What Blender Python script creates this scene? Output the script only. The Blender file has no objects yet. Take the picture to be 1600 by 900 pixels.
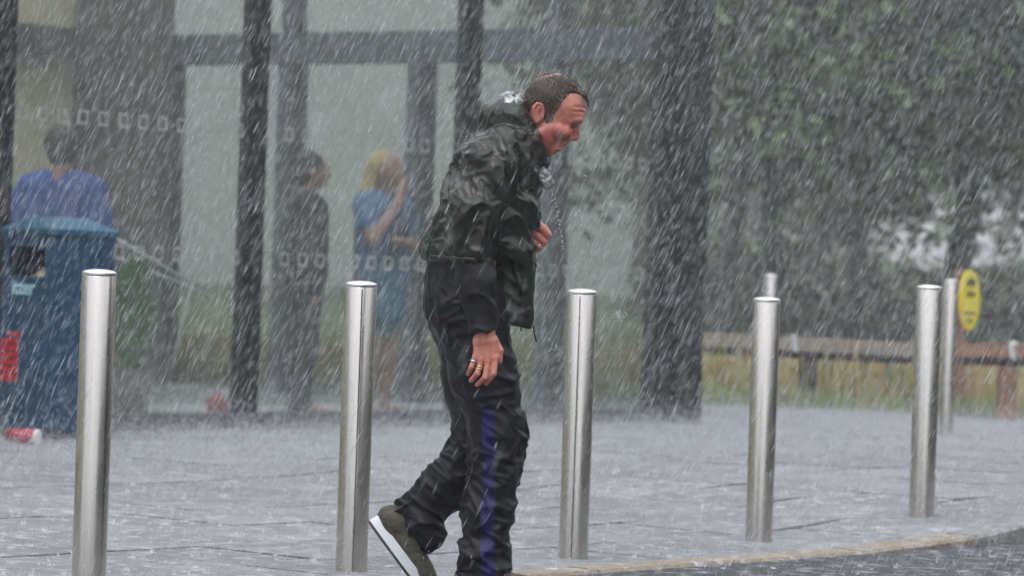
import bpy, math, random
import numpy as np
from mathutils import Matrix, Vector

# ------------------------------------------------------------------ camera, sky, sun, exposure
sc = bpy.context.scene
COL = sc.collection
FPX = 5760.0                        # focal length in pixels of a 1600 px wide frame
ROLL = math.radians(2.0)
CAMZ = 1.0
cam_d = bpy.data.cameras.new('camera')
cam = bpy.data.objects.new('camera', cam_d)
COL.objects.link(cam)
cam.matrix_world = Matrix.Translation((0, 0, CAMZ)) @ Matrix.Rotation(math.radians(90), 4, 'X') @ Matrix.Rotation(ROLL, 4, 'Z')
cam_d.sensor_width = 36.0
cam_d.lens = FPX / 1600 * 36.0
cam_d.clip_start = 0.1
cam_d.clip_end = 3000
cam_d.dof.use_dof = True
cam_d.dof.focus_distance = 11.9
cam_d.dof.aperture_fstop = 4.2
sc.camera = cam

SUN_EL, SUN_AZ = math.radians(58), math.radians(200)
world = bpy.data.worlds.new('World')
sc.world = world
world.use_nodes = True
wn = world.node_tree.nodes
wl = world.node_tree.links
bg = wn['Background']
sky = wn.new('ShaderNodeTexSky')
sky.sky_type = 'NISHITA'
sky.sun_disc = False
sky.sun_elevation = SUN_EL
sky.sun_rotation = SUN_AZ
sky.air_density = 1.0
sky.dust_density = 2.0
hsv = wn.new('ShaderNodeHueSaturation')
hsv.inputs['Saturation'].default_value = 0.22
wl.new(sky.outputs[0], hsv.inputs['Color'])
ovc = wn.new('ShaderNodeMix')        # even cloud cover over the clear-sky model
ovc.data_type = 'RGBA'
ovc.inputs[0].default_value = 0.88
wtc = wn.new('ShaderNodeTexCoord')
wsx = wn.new('ShaderNodeSeparateXYZ')
wl.new(wtc.outputs['Generated'], wsx.inputs[0])
wmx = wn.new('ShaderNodeMath')
wmx.operation = 'MAXIMUM'
wmx.inputs[1].default_value = 0.0
wl.new(wsx.outputs['Z'], wmx.inputs[0])
wma = wn.new('ShaderNodeMath')       # standard overcast sky: (1 + 2 sin elevation) / 3
wma.operation = 'MULTIPLY_ADD'
wma.inputs[1].default_value = 2 / 3
wma.inputs[2].default_value = 1 / 3
wl.new(wmx.outputs[0], wma.inputs[0])
wsc = wn.new('ShaderNodeVectorMath')
wsc.operation = 'SCALE'
wsc.inputs[0].default_value = (15.6, 16.2, 17.2)
wl.new(wma.outputs[0], wsc.inputs['Scale'])
wl.new(wsc.outputs[0], ovc.inputs[7])
wl.new(hsv.outputs[0], ovc.inputs[6])
wl.new(ovc.outputs[2], bg.inputs['Color'])
bg.inputs['Strength'].default_value = 0.10

sun_d = bpy.data.lights.new('sun', 'SUN')
sun_d.energy = 1.1
sun_d.angle = math.radians(40)
sun_d.color = (1.0, 0.97, 0.93)
sun = bpy.data.objects.new('sun', sun_d)
COL.objects.link(sun)
sdir = Vector((math.sin(SUN_AZ) * math.cos(SUN_EL), math.cos(SUN_AZ) * math.cos(SUN_EL), math.sin(SUN_EL)))
sun.rotation_euler = sdir.to_track_quat('Z', 'Y').to_euler()

sc.view_settings.view_transform = 'Standard'
sc.view_settings.look = 'None'
sc.view_settings.gamma = 1.0
sc.view_settings.exposure = 0.38
sc.view_settings.use_curve_mapping = False
sc.render.engine = 'CYCLES'
cy = sc.cycles
cy.use_denoising = True
cy.max_bounces = 5
cy.use_adaptive_sampling = True
cy.adaptive_threshold = .04
cy.adaptive_min_samples = 24
cy.diffuse_bounces = 2
cy.glossy_bounces = 3
cy.transmission_bounces = 4
cy.transparent_max_bounces = 40
cy.volume_bounces = 0
cy.caustics_reflective = False
cy.caustics_refractive = False
cy.sample_clamp_indirect = 6

rng = np.random.default_rng(7)
random.seed(7)
CR, SR = math.cos(ROLL), math.sin(ROLL)


def at(px, py, Y):
    """world point seen at photo pixel (px,py) at the true distance Y"""
    x, y = px - 800.0, py - 450.0
    u = x * CR + y * SR
    v = -x * SR + y * CR
    return np.array((u * Y / FPX, Y, CAMZ - v * Y / FPX))


# ------------------------------------------------------------------ helpers: meshes and tags
def tag(o, label=None, cat=None, group=None, kind=None):
    if label: o['label'] = label
    if cat: o['category'] = cat
    if group: o['group'] = group
    if kind: o['kind'] = kind
    return o


def link(name, me, mat=None, parent=None, loc=None):
    o = bpy.data.objects.new(name, me)
    COL.objects.link(o)
    if mat is not None and me is not None:
        me.materials.append(mat)
    if loc is not None:
        o.location = loc
    if parent is not None:
        o.parent = parent
    return o


def empty(name, loc):
    o = bpy.data.objects.new(name, None)
    o.empty_display_size = 0.1
    COL.objects.link(o)
    o.location = loc
    return o


def fastmesh(name, V, F, smooth=True):
    """V (n,3), F (m,k) all faces with k corners"""
    V = np.asarray(V, np.float32)
    F = np.asarray(F, np.int32)
    me = bpy.data.meshes.new(name)
    m, k = F.shape
    me.vertices.add(len(V))
    me.vertices.foreach_set('co', V.ravel())
    me.loops.add(m * k)
    me.loops.foreach_set('vertex_index', F.ravel())
    me.polygons.add(m)
    me.polygons.foreach_set('loop_start', np.arange(0, m * k, k, dtype=np.int32))
    me.polygons.foreach_set('use_smooth', np.full(m, smooth))
    me.update(calc_edges=True)
    me.validate()
    return me


class MB:
    """collects simple solids into one mesh"""
    def __init__(self):
        self.v, self.f, self.sm = [], [], []

    def add(self, V, F, smooth=False):
        b = len(self.v)
        self.v += [tuple(map(float, p)) for p in V]
        self.f += [tuple(b + i for i in f) for f in F]
        self.sm += [smooth] * len(F)

    def hexa(self, P):
        self.add(P, [(0, 3, 2, 1), (4, 5, 6, 7), (0, 1, 5, 4), (1, 2, 6, 5), (2, 3, 7, 6), (3, 0, 4, 7)])
        return self

    def box(self, c, ax, ay, az):
        c, ax, ay, az = [np.asarray(q, float) for q in (c, ax, ay, az)]
        P = [c - ax - ay - az, c + ax - ay - az, c + ax + ay - az, c - ax + ay - az,
             c - ax - ay + az, c + ax - ay + az, c + ax + ay + az, c - ax + ay + az]
        return self.hexa(P)

    def tube(self, pts, rad, n=10, caps=True, smooth=True):
        pts = [np.asarray(p, float) for p in pts]
        if not hasattr(rad, '__len__'):
            rad = [rad] * len(pts)
        V, F = [], []
        ref = None
        for i, p in enumerate(pts):
            d = pts[min(i + 1, len(pts) - 1)] - pts[max(i - 1, 0)]
            d = d / (np.linalg.norm(d) + 1e-9)
            if ref is None:
                ref = np.cross(d, (0, 0, 1) if abs(d[2]) < .9 else (1, 0, 0))
            ref = ref - d * ref.dot(d)
            ref = ref / np.linalg.norm(ref)
            b = np.cross(d, ref)
            for k in range(n):
                a = 2 * math.pi * k / n
                V.append(p + rad[i] * (math.cos(a) * ref + math.sin(a) * b))
        for i in range(len(pts) - 1):
            for k in range(n):
                F.append((i * n + k, i * n + (k + 1) % n, (i + 1) * n + (k + 1) % n, (i + 1) * n + k))
        self.add(V, F, smooth)
        if caps:
            b0 = len(self.v) - len(V)
            self.f += [tuple(b0 + k for k in range(n))[::-1], tuple(b0 + (len(pts) - 1) * n + k for k in range(n))]
            self.sm += [False, False]
        return self

    def lathe(self, prof, n=32, c=(0, 0, 0), smooth=True):
        V, F = [], []
        for r, z in prof:
            for k in range(n):
                a = 2 * math.pi * k / n
                V.append((c[0] + r * math.cos(a), c[1] + r * math.sin(a), c[2] + z))
        for i in range(len(prof) - 1):
            for k in range(n):
                F.append((i * n + k, i * n + (k + 1) % n, (i + 1) * n + (k + 1) % n, (i + 1) * n + k))
        self.add(V, F, smooth)
        return self

    def build(self, name, mat, parent=None, org=(0, 0, 0), rel=True):
        """vertices are world; object placed at org; parent's location is subtracted"""
        me = bpy.data.meshes.new(name)
        org = np.asarray(org, float)
        me.from_pydata([tuple(np.asarray(p) - org) for p in self.v], [], self.f)
        me.polygons.foreach_set('use_smooth', self.sm)
        me.update()
        o = link(name, me, mat, parent)
        base = Vector(org)
        if parent is not None:
            q = parent
            while q is not None:
                base = base - Vector(q.location)
                q = q.parent
        o.location = base
        return o


# ------------------------------------------------------------------ helpers: materials
def mat_new(name):
    m = bpy.data.materials.new(name)
    m.use_nodes = True
    return m, m.node_tree.nodes, m.node_tree.links, m.node_tree.nodes['Principled BSDF']


def ramp(nt, links, src, stops):
    r = nt.new('ShaderNodeValToRGB')
    el = r.color_ramp.elements
    while len(el) < len(stops):
        el.new(0.5)
    for e, (p, c) in zip(el, stops):
        e.position = p
        e.color = tuple(c) + (1,) if len(c) == 3 else c
    links.new(src, r.inputs[0])
    return r.outputs[0]


def noise(nt, links, scale, detail=4, rough=.55, coord='Object', stretch=None, dist=0.0):
    tc = nt.new('ShaderNodeTexCoord')
    out = tc.outputs[coord]
    if stretch:
        mp = nt.new('ShaderNodeMapping')
        mp.inputs['Scale'].default_value = stretch
        links.new(out, mp.inputs[0])
        out = mp.outputs[0]
    n = nt.new('ShaderNodeTexNoise')
    n.inputs['Scale'].default_value = scale
    n.inputs['Detail'].default_value = detail
    n.inputs['Roughness'].default_value = rough
    n.inputs['Distortion'].default_value = dist
    links.new(out, n.inputs['Vector'])
    return n.outputs[0]


def bump(nt, links, bsdf, h, strength=.3, dist=.01):
    b = nt.new('ShaderNodeBump')
    b.inputs['Strength'].default_value = strength
    b.inputs['Distance'].default_value = dist
    links.new(h, b.inputs['Height'])
    links.new(b.outputs[0], bsdf.inputs['Normal'])
    return b


def basic(name, c0, c1=None, rough=.5, metal=0, scale=12, bmp=0, bscale=None, stretch=None, spec=.5, coord='Object', r1=None, coat=0):
    m, nt, lk, b = mat_new(name)
    if c1 is None:
        c1 = tuple(x * .75 for x in c0)
    n = noise(nt, lk, scale, coord=coord, stretch=stretch)
    lk.new(ramp(nt, lk, n, [(.3, c1), (.7, c0)]), b.inputs['Base Color'])
    if r1 is not None:
        lk.new(ramp(nt, lk, noise(nt, lk, scale * 1.7, coord=coord), [(.35, (rough,) * 3), (.65, (r1,) * 3)]), b.inputs['Roughness'])
    else:
        b.inputs['Roughness'].default_value = rough
    b.inputs['Metallic'].default_value = metal
    b.inputs['Specular IOR Level'].default_value = spec
    b.inputs['Coat Weight'].default_value = coat
    b.inputs['Coat Roughness'].default_value = .12
    if bmp:
        bump(nt, lk, b, noise(nt, lk, bscale or scale * 4, 5, coord=coord, stretch=stretch), bmp, .01)
    return m


def leafy(name, c0, c1, c2, patch=0.0):
    m, nt, lk, b = mat_new(name)
    g = nt.new('ShaderNodeNewGeometry')
    src = g.outputs['Random Per Island']
    if patch:
        nz = nt.new('ShaderNodeTexNoise')
        nz.inputs['Scale'].default_value = patch
        lk.new(g.outputs['Position'], nz.inputs['Vector'])
        st = nt.new('ShaderNodeMapRange')
        st.inputs[1].default_value = .36
        st.inputs[2].default_value = .64
        lk.new(nz.outputs[0], st.inputs[0])
        mx = nt.new('ShaderNodeMix')
        mx.inputs[0].default_value = .65
        lk.new(src, mx.inputs[2])
        lk.new(st.outputs[0], mx.inputs[3])
        src = mx.outputs[0]
    lk.new(ramp(nt, lk, src, [(0, c0), (.5, c1), (1, c2)]), b.inputs['Base Color'])
    b.inputs['Roughness'].default_value = .45
    return m


def water_bits(name, col=(.86, .88, .92), glow=.5):
    """rain drops, splash drops: tiny pale scatterers of the sky's light"""
    m = bpy.data.materials.new(name)
    m.use_nodes = True
    nt, lk = m.node_tree.nodes, m.node_tree.links
    nt.clear()
    out = nt.new('ShaderNodeOutputMaterial')
    df = nt.new('ShaderNodeBsdfDiffuse')
    df.inputs[0].default_value = col + (1,)
    tl = nt.new('ShaderNodeBsdfTranslucent')
    tl.inputs[0].default_value = col + (1,)
    m1 = nt.new('ShaderNodeMixShader')
    m1.inputs[0].default_value = glow
    lk.new(df.outputs[0], m1.inputs[1])
    lk.new(tl.outputs[0], m1.inputs[2])
    lk.new(m1.outputs[0], out.inputs['Surface'])
    return m


def thin_glass(name, tint=(.86, .89, .885), film=0.0):
    m = bpy.data.materials.new(name)
    m.use_nodes = True
    nt, lk = m.node_tree.nodes, m.node_tree.links
    nt.clear()
    out = nt.new('ShaderNodeOutputMaterial')
    tr = nt.new('ShaderNodeBsdfTransparent')
    tr.inputs[0].default_value = tint + (1,)
    gl = nt.new('ShaderNodeBsdfGlossy')
    gl.inputs['Roughness'].default_value = .04
    gl.inputs[0].default_value = (.9, .93, .95, 1)
    lw = nt.new('ShaderNodeLayerWeight')
    lw.inputs['Blend'].default_value = .5
    pw = nt.new('ShaderNodeMath')
    pw.operation = 'POWER'
    pw.inputs[1].default_value = 5
    lk.new(lw.outputs['Facing'], pw.inputs[0])
    fr = nt.new('ShaderNodeMath')
    fr.operation = 'MULTIPLY_ADD'
    fr.inputs[1].default_value = .95
    fr.inputs[2].default_value = .045
    lk.new(pw.outputs[0], fr.inputs[0])
    mx = nt.new('ShaderNodeMixShader')
    n = noise(nt, lk, 3.0, 3, stretch=(1, 1, .25))
    bp = nt.new('ShaderNodeBump')
    bp.inputs['Strength'].default_value = .05
    lk.new(n, bp.inputs['Height'])
    lk.new(bp.outputs[0], gl.inputs['Normal'])
    body = tr.outputs[0]
    if film:                         # sheet of running water scatters a little light
        fd = nt.new('ShaderNodeBsdfDiffuse')
        fd.inputs[0].default_value = (.62, .615, .58, 1)
        ft = nt.new('ShaderNodeBsdfTranslucent')
        ft.inputs[0].default_value = (.62, .615, .58, 1)
        fm = nt.new('ShaderNodeMixShader')
        lk.new(fd.outputs[0], fm.inputs[1])
        lk.new(ft.outputs[0], fm.inputs[2])
        fx = nt.new('ShaderNodeMixShader')
        lk.new(ramp(nt, lk, noise(nt, lk, 4, 5, stretch=(1, 1, .18)), [(.3, (film * .7,) * 3), (.7, (film * 1.3,) * 3)]), fx.inputs[0])
        lk.new(tr.outputs[0], fx.inputs[1])
        lk.new(fm.outputs[0], fx.inputs[2])
        body = fx.outputs[0]
    lk.new(fr.outputs[0], mx.inputs[0])
    lk.new(body, mx.inputs[1])
    lk.new(gl.outputs[0], mx.inputs[2])
    lk.new(mx.outputs[0], out.inputs['Surface'])
    return m


# ------------------------------------------------------------------ helpers: noise and distance fields
_pr = np.random.default_rng(3)
_PERM = _pr.permutation(256).astype(np.int32)
_G = _pr.normal(size=(256, 3)).astype(np.float32)
_G /= np.linalg.norm(_G, axis=1, keepdims=True)


def perlin(P):
    P = np.asarray(P, np.float32)
    I = np.floor(P).astype(np.int32)
    f = P - I
    w = f * f * f * (f * (f * 6 - 15) + 10)
    out = 0
    for dx in (0, 1):
        for dy in (0, 1):
            for dz in (0, 1):
                h = _PERM[(_PERM[(_PERM[(I[:, 0] + dx) & 255] + I[:, 1] + dy) & 255] + I[:, 2] + dz) & 255]
                g = _G[h]
                dot = g[:, 0] * (f[:, 0] - dx) + g[:, 1] * (f[:, 1] - dy) + g[:, 2] * (f[:, 2] - dz)
                wt = (w[:, 0] if dx else 1 - w[:, 0]) * (w[:, 1] if dy else 1 - w[:, 1]) * (w[:, 2] if dz else 1 - w[:, 2])
                out = out + dot * wt
    return out


def ridged(P):
    return 1 - np.abs(perlin(P)) * 2.2


def frame_axes(d):
    d = d / np.linalg.norm(d)
    y = np.array((0, 1.0, 0))
    y = y - d * y.dot(d)
    y /= np.linalg.norm(y)
    return d, np.cross(y, d), y


class SDF:
    def __init__(self):
        self.ops = []

    def _add(self, fn, c, r, op, k):
        self.ops.append((fn, np.asarray(c, np.float32), float(r), op, float(k)))
        return self

    def ell(self, c, r, ax=None, op='u', k=.01):
        """ellipsoid; ax: 3x3 rows = local axes"""
        c = np.asarray(c, np.float32)
        r = np.asarray(r, np.float32)
        A = np.eye(3, dtype=np.float32) if ax is None else np.asarray(ax, np.float32)

        def fn(P):
            q = (P - c) @ A.T
            k0 = np.linalg.norm(q / r, axis=1)
            k1 = np.linalg.norm(q / (r * r), axis=1) + 1e-6
            return k0 * (k0 - 1) / k1
        return self._add(fn, c, r.max(), op, k)

    def cap(self, a, b, ra, rb=None, op='u', k=.01):
        a = np.asarray(a, np.float32)
        b = np.asarray(b, np.float32)
        rb = ra if rb is None else rb
        ab = b - a
        L2 = float(ab.dot(ab)) + 1e-9

        def fn(P):
            q = P - a
            t = np.clip(q @ ab / L2, 0, 1)
            return np.linalg.norm(q - t[:, None] * ab, axis=1) - (ra + (rb - ra) * t)
        return self._add(fn, (a + b) / 2, math.sqrt(L2) / 2 + max(ra, rb), op, k)

    def chain(self, pts, rad, op='u', k=.01):
        for i in range(len(pts) - 1):
            self.cap(pts[i], pts[i + 1], rad[i], rad[i + 1], op, k)
        return self

    def ecap(self, a, b, ra, rb, op='u', k=.02):
        """capsule with an oval section: r = (in the picture plane, towards the viewer)"""
        a = np.asarray(a, np.float32)
        b = np.asarray(b, np.float32)
        d, n1, n2 = frame_axes((b - a).astype(float))
        d, n1, n2 = [x.astype(np.float32) for x in (d, n1, n2)]
        L = float(np.linalg.norm(b - a))

        def fn(P):
            q = P - a
            s = q @ d
            t = np.clip(s / L, 0, 1)
            ex = s - t * L
            r1 = ra[0] + (rb[0] - ra[0]) * t
            r2 = ra[1] + (rb[1] - ra[1]) * t
            e1, e2 = (q @ n1), (q @ n2)
            re = np.minimum(r1, r2)
            k0 = np.sqrt((e1 / r1) ** 2 + (e2 / r2) ** 2 + (ex / re) ** 2)
            k1 = np.sqrt((e1 / r1 ** 2) ** 2 + (e2 / r2 ** 2) ** 2 + (ex / re ** 2) ** 2) + 1e-6
            return k0 * (k0 - 1) / k1
        return self._add(fn, (a + b) / 2, L / 2 + max(ra + rb), op, k)

    def rbox(self, c, half, ax=None, rnd=.005, op='u', k=.005):
        c = np.asarray(c, np.float32)
        h = np.asarray(half, np.float32) - rnd
        A = np.eye(3, dtype=np.float32) if ax is None else np.asarray(ax, np.float32)

        def fn(P):
            q = np.abs((P - c) @ A.T) - h
            return np.linalg.norm(np.maximum(q, 0), axis=1) + np.minimum(q.max(axis=1), 0) - rnd
        return self._add(fn, c, float(np.linalg.norm(half)), op, k)

    def field(self, fn, c, r, op='i', k=.004):
        return self._add(fn, c, r, op, k)

    def ev(self, P, c=None, R=0):
        d = np.full(len(P), 1.0, np.float32)
        for fn, pc, pr, op, k in self.ops:
            if c is not None and op in 'us' and np.linalg.norm(pc - c) - pr > R + k + .03:
                continue
            e = fn(P)
            if op == 'u':
                h = np.maximum(k - np.abs(d - e), 0) / k
                d = np.minimum(d, e) - h * h * k * .25
            else:
                if op == 's':
                    e = -e
                h = np.maximum(k - np.abs(d - e), 0) / k
                d = np.maximum(d, e) + h * h * k * .25
        return d

    def mesh(self, name, h, pad=.03, org=(0, 0, 0)):
        lo = np.min([c - r for f, c, r, op, k in self.ops if op == 'u'], axis=0) - pad
        hi = np.max([c + r for f, c, r, op, k in self.ops if op == 'u'], axis=0) + pad
        B = 12
        nb = np.ceil((hi - lo) / (h * B)).astype(int)
        n = nb * B
        D = np.ones(tuple(n), np.float32)
        bi = np.stack(np.meshgrid(*[np.arange(q) for q in nb], indexing='ij'), -1).reshape(-1, 3)
        cen = (lo + (bi + .5) * B * h).astype(np.float32)
        R = B * h * .5 * math.sqrt(3)
        dc = np.concatenate([self.ev(cen[i:i + 60000]) for i in range(0, len(cen), 60000)])
        off = np.stack(np.meshgrid(*[np.arange(B)] * 3, indexing='ij'), -1).reshape(-1, 3)
        for (i, j, k), c, d in zip(bi, cen, dc):
            sl = (slice(i * B, i * B + B), slice(j * B, j * B + B), slice(k * B, k * B + B))
            if abs(d) > R * 1.7 + .012:
                if d < 0:
                    D[sl] = -1
                continue
            P = (lo + (off + np.array((i, j, k)) * B) * h).astype(np.float32)
            D[sl] = self.ev(P, c, R).reshape(B, B, B)
        V, Q = surface_nets(D, lo, h)
        return fastmesh(name, V - np.asarray(org, np.float32), Q)


def surface_nets(D, lo, h):
    S = D < 0
    cnt = np.zeros(tuple(q - 1 for q in D.shape), np.int8)
    for a in (0, 1):
        for b in (0, 1):
            for c in (0, 1):
                cnt += S[a:D.shape[0] - 1 + a, b:D.shape[1] - 1 + b, c:D.shape[2] - 1 + c]
    I = np.argwhere((cnt > 0) & (cnt < 8))
    acc = np.zeros((len(I), 3), np.float64)
    num = np.zeros(len(I))
    cor = [(a, b, c) for a in (0, 1) for b in (0, 1) for c in (0, 1)]
    val = {q: D[I[:, 0] + q[0], I[:, 1] + q[1], I[:, 2] + q[2]] for q in cor}
    for p in cor:
        for ax in range(3):
            if p[ax] == 0:
                q = list(p)
                q[ax] = 1
                q = tuple(q)
                d0, d1 = val[p], val[q]
                m = (d0 < 0) != (d1 < 0)
                t = d0[m] / (d0[m] - d1[m])
                pt = np.tile(np.array(p, float), (m.sum(), 1))
                pt[:, ax] += t
                acc[m] += pt
                num[m] += 1
    V = lo + h * (I + acc / num[:, None])
    idx = np.full(cnt.shape, -1, np.int32)
    idx[tuple(I.T)] = np.arange(len(I))
    Q = []
    for ax in range(3):
        s0 = [slice(None)] * 3
        s1 = [slice(None)] * 3
        s0[ax] = slice(0, -1)
        s1[ax] = slice(1, None)
        A, Bs = S[tuple(s0)], S[tuple(s1)]
        E = np.argwhere(A != Bs)
        u, v = (ax + 1) % 3, (ax + 2) % 3
        ok = (E[:, u] > 0) & (E[:, v] > 0) & (E[:, u] < D.shape[u] - 1) & (E[:, v] < D.shape[v] - 1)
        E = E[ok]
        ins = A[tuple(E.T)]

        def cell(du, dv):
            C = E.copy()
            C[:, u] += du
            C[:, v] += dv
            return idx[tuple(C.T)]
        q = np.stack([cell(-1, -1), cell(0, -1), cell(0, 0), cell(-1, 0)], 1)
        q[~ins] = q[~ins][:, ::-1]
        Q.append(q)
    Q = np.concatenate(Q)
    Q = Q[(Q >= 0).all(axis=1)]
    return V, Q


def get_co(me):
    V = np.empty(len(me.vertices) * 3, np.float32)
    me.vertices.foreach_get('co', V)
    return V.reshape(-1, 3)


def get_no(me):
    N = np.empty(len(me.vertices) * 3, np.float32)
    me.vertex_normals.foreach_get('vector', N)
    return N.reshape(-1, 3)


def displace(me, fn, org=(0, 0, 0)):
    V, N = get_co(me), get_no(me)
    W = V + np.asarray(org, np.float32)
    V = V + N * fn(W, N)[:, None]
    me.vertices.foreach_set('co', V.ravel())
    me.update()


def smooth_mesh(me, it=1, lam=.5):
    V = get_co(me)
    E = np.empty(len(me.edges) * 2, np.int32)
    me.edges.foreach_get('vertices', E)
    E = E.reshape(-1, 2)
    n = np.bincount(E.ravel(), minlength=len(V)).astype(np.float32)
    for _ in range(it):
        A = np.stack([np.bincount(E[:, 0], V[E[:, 1], c], len(V)) + np.bincount(E[:, 1], V[E[:, 0], c], len(V)) for c in range(3)], 1)
        V = V + lam * (A / np.maximum(n, 1)[:, None] - V)
    me.vertices.foreach_set('co', V.astype(np.float32).ravel())
    me.update()


def set_col(me, C, name='tone'):
    at_ = me.attributes.new(name, 'FLOAT_COLOR', 'POINT')
    C = np.concatenate([C, np.ones((len(C), 1))], 1).astype(np.float32)
    at_.data.foreach_set('color', C.ravel())


def set_val(me, v, name):
    at_ = me.attributes.new(name, 'FLOAT', 'POINT')
    at_.data.foreach_set('value', np.asarray(v, np.float32))


def sstep(x):
    x = np.clip(x, 0, 1)
    return x * x * (3 - 2 * x)


# ------------------------------------------------------------------ the place: kerb line coordinates
K0 = np.array((0.26, 13.0))
KD = np.array((0.592, 0.806))        # along the kerb
KN = np.array((-0.806, 0.592))       # across the pavement, towards the building


def xy(a, b):
    return K0 + a * KD + b * KN


def ab(x, y):
    q = np.array((x, y)) - K0
    return q.dot(KD), q.dot(KN)


def ground(a, b):
    return .014 * np.maximum(b, 0) + .12 * sstep((a - 2.3) / 1.9) * np.clip(1 - b / 6.5, 0, 1)


def gxy(x, y):
    a, b = ab(x, y)
    return float(ground(a, b))


def P3(a, b, dz=0.0, z=None):
    p = xy(a, b)
    return np.array((p[0], p[1], (float(ground(a, b)) if z is None else z) + dz))


D3 = np.array((KD[0], KD[1], 0))
N3 = np.array((KN[0], KN[1], 0))
Z3 = np.array((0, 0, 1.0))
FB = 7.15                            # the glass front stands this far from the kerb


# ---- materials of the setting
def wet_paving(name, c0, c1, foam=.8):
    m, nt, lk, b = mat_new(name)
    n1 = noise(nt, lk, 1.3, 5)
    oi = nt.new('ShaderNodeObjectInfo')
    mx = nt.new('ShaderNodeMix')
    mx.data_type = 'RGBA'
    lk.new(ramp(nt, lk, n1, [(.3, c0), (.7, c1)]), mx.inputs[6])
    lk.new(ramp(nt, lk, oi.outputs['Random'], [(0, c0), (1, c1)]), mx.inputs[7])
    mx.inputs[0].default_value = .35
    # white water where drops have just landed
    gp = nt.new('ShaderNodeNewGeometry')
    fo = nt.new('ShaderNodeTexNoise')
    fo.inputs['Scale'].default_value = 13
    fo.inputs['Detail'].default_value = 6
    fo.inputs['Roughness'].default_value = .65
    lk.new(gp.outputs['Position'], fo.inputs['Vector'])
    mf = nt.new('ShaderNodeMix')
    mf.data_type = 'RGBA'
    lk.new(ramp(nt, lk, fo.outputs[0], [(.52, (0, 0, 0)), (.70, (foam,) * 3)]), mf.inputs[0])
    lk.new(mx.outputs[2], mf.inputs[6])
    mf.inputs[7].default_value = (.66, .67, .70, 1)
    lk.new(mf.outputs[2], b.inputs['Base Color'])
    lk.new(ramp(nt, lk, noise(nt, lk, 6, 4, coord='Generated'), [(.3, (.30,) * 3), (.7, (.55,) * 3)]), b.inputs['Roughness'])
    b.inputs['IOR'].default_value = 1.33
    b.inputs['Specular IOR Level'].default_value = .26
    # puddle surface broken up by drops
    tc = nt.new('ShaderNodeNewGeometry')
    v = nt.new('ShaderNodeTexVoronoi')
    v.inputs['Scale'].default_value = 16
    lk.new(tc.outputs['Position'], v.inputs['Vector'])
    wv = nt.new('ShaderNodeMath')
    wv.operation = 'MULTIPLY'
    wv.inputs[1].default_value = 55
    lk.new(v.outputs['Distance'], wv.inputs[0])
    sn = nt.new('ShaderNodeMath')
    sn.operation = 'SINE'
    lk.new(wv.outputs[0], sn.inputs[0])
    nz = nt.new('ShaderNodeTexNoise')
    nz.inputs['Scale'].default_value = 34
    nz.inputs['Detail'].default_value = 4
    lk.new(tc.outputs['Position'], nz.inputs['Vector'])
    ad = nt.new('ShaderNodeMath')
    ad.operation = 'MULTIPLY_ADD'
    ad.inputs[1].default_value = .12
    lk.new(sn.outputs[0], ad.inputs[0])
    lk.new(nz.outputs[0], ad.inputs[2])
    bump(nt, lk, b, ad.outputs[0], .7, .04)
    return m


M = {}
M['slab'] = wet_paving('wet_slab', (.21, .213, .232), (.36, .363, .385))
M['bed'] = wet_paving('wet_joint', (.17, .172, .186), (.23, .232, .246))
M['road'] = wet_paving('wet_asphalt', (.05, .051, .058), (.095, .097, .107))
M['kerb'] = wet_paving('wet_kerb', (.30, .255, .20), (.39, .335, .27))
M['kerb_grey'] = wet_paving('wet_grey_kerb', (.24, .24, .245), (.34, .34, .345))
m, nt, lk, b = mat_new('brushed_steel')
lk.new(ramp(nt, lk, noise(nt, lk, 60, 4, stretch=(1, 1, .02)), [(.3, (.58, .545, .515)), (.7, (.70, .66, .625))]), b.inputs['Base Color'])
b.inputs['Metallic'].default_value = 1
lk.new(ramp(nt, lk, noise(nt, lk, 25, 5, stretch=(1, 1, .2)), [(.3, (.20,) * 3), (.7, (.33,) * 3)]), b.inputs['Roughness'])
bump(nt, lk, b, noise(nt, lk, 160, 3, stretch=(1, 1, .6)), .12, .002)
M['steel'] = m
M['steel_top'] = basic('steel_cap', (.8, .79, .78), (.7, .69, .68), .3, 1, 30, .1)
M['refl_strip'] = basic('painted_reflection', (.16, .15, .14), None, .5, .8)
M['frame'] = basic('dark_frame', (.016, .016, .018), (.008, .008, .009), .35, .2, 8, .05)
M['column'] = basic('column_cladding', (.022, .022, .025), (.014, .014, .016), .4, .2, 6, .1, 30)
M['glass'] = thin_glass('pane_glass', film=.075)
M['side_glass'] = thin_glass('side_pane_glass', (.72, .735, .70))
M['marker'] = basic('glass_marker_film', (.36, .37, .35), None, .8)
M['cream'] = basic('cream_wall', (.78, .70, .46), (.66, .60, .42), .7, 0, 2)
M['floor'] = basic('lobby_floor', (.45, .46, .44), (.34, .35, .34), .3, 0, 3)
M['roof'] = thin_glass('added_roof_glass', (.9, .92, .92))
M['inner_frame'] = basic('inner_frame_paint', (.13, .14, .17), (.10, .108, .13), .5, 0, 4)
M['plinth'] = basic('plinth_stone', (.10, .10, .11), (.06, .06, .065), .35, 0, 14, .2)
M['panelgrey'] = basic('grey_panel', (.15, .135, .135), (.09, .082, .084), .5, 0, 2)

# ------------------------------------------------------------------ ground, road, pavement
gs = fastmesh('ground', [(-600, -200, -.12), (600, -200, -.12), (600, 900, -.12), (-600, 900, -.12)], [(0, 1, 2, 3)])
M['soil'] = basic('rough_ground', (.07, .085, .035), (.05, .06, .03), .8, 0, .4, .3, 6)
tag(link('ground', gs, M['soil']), kind='structure')


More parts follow.
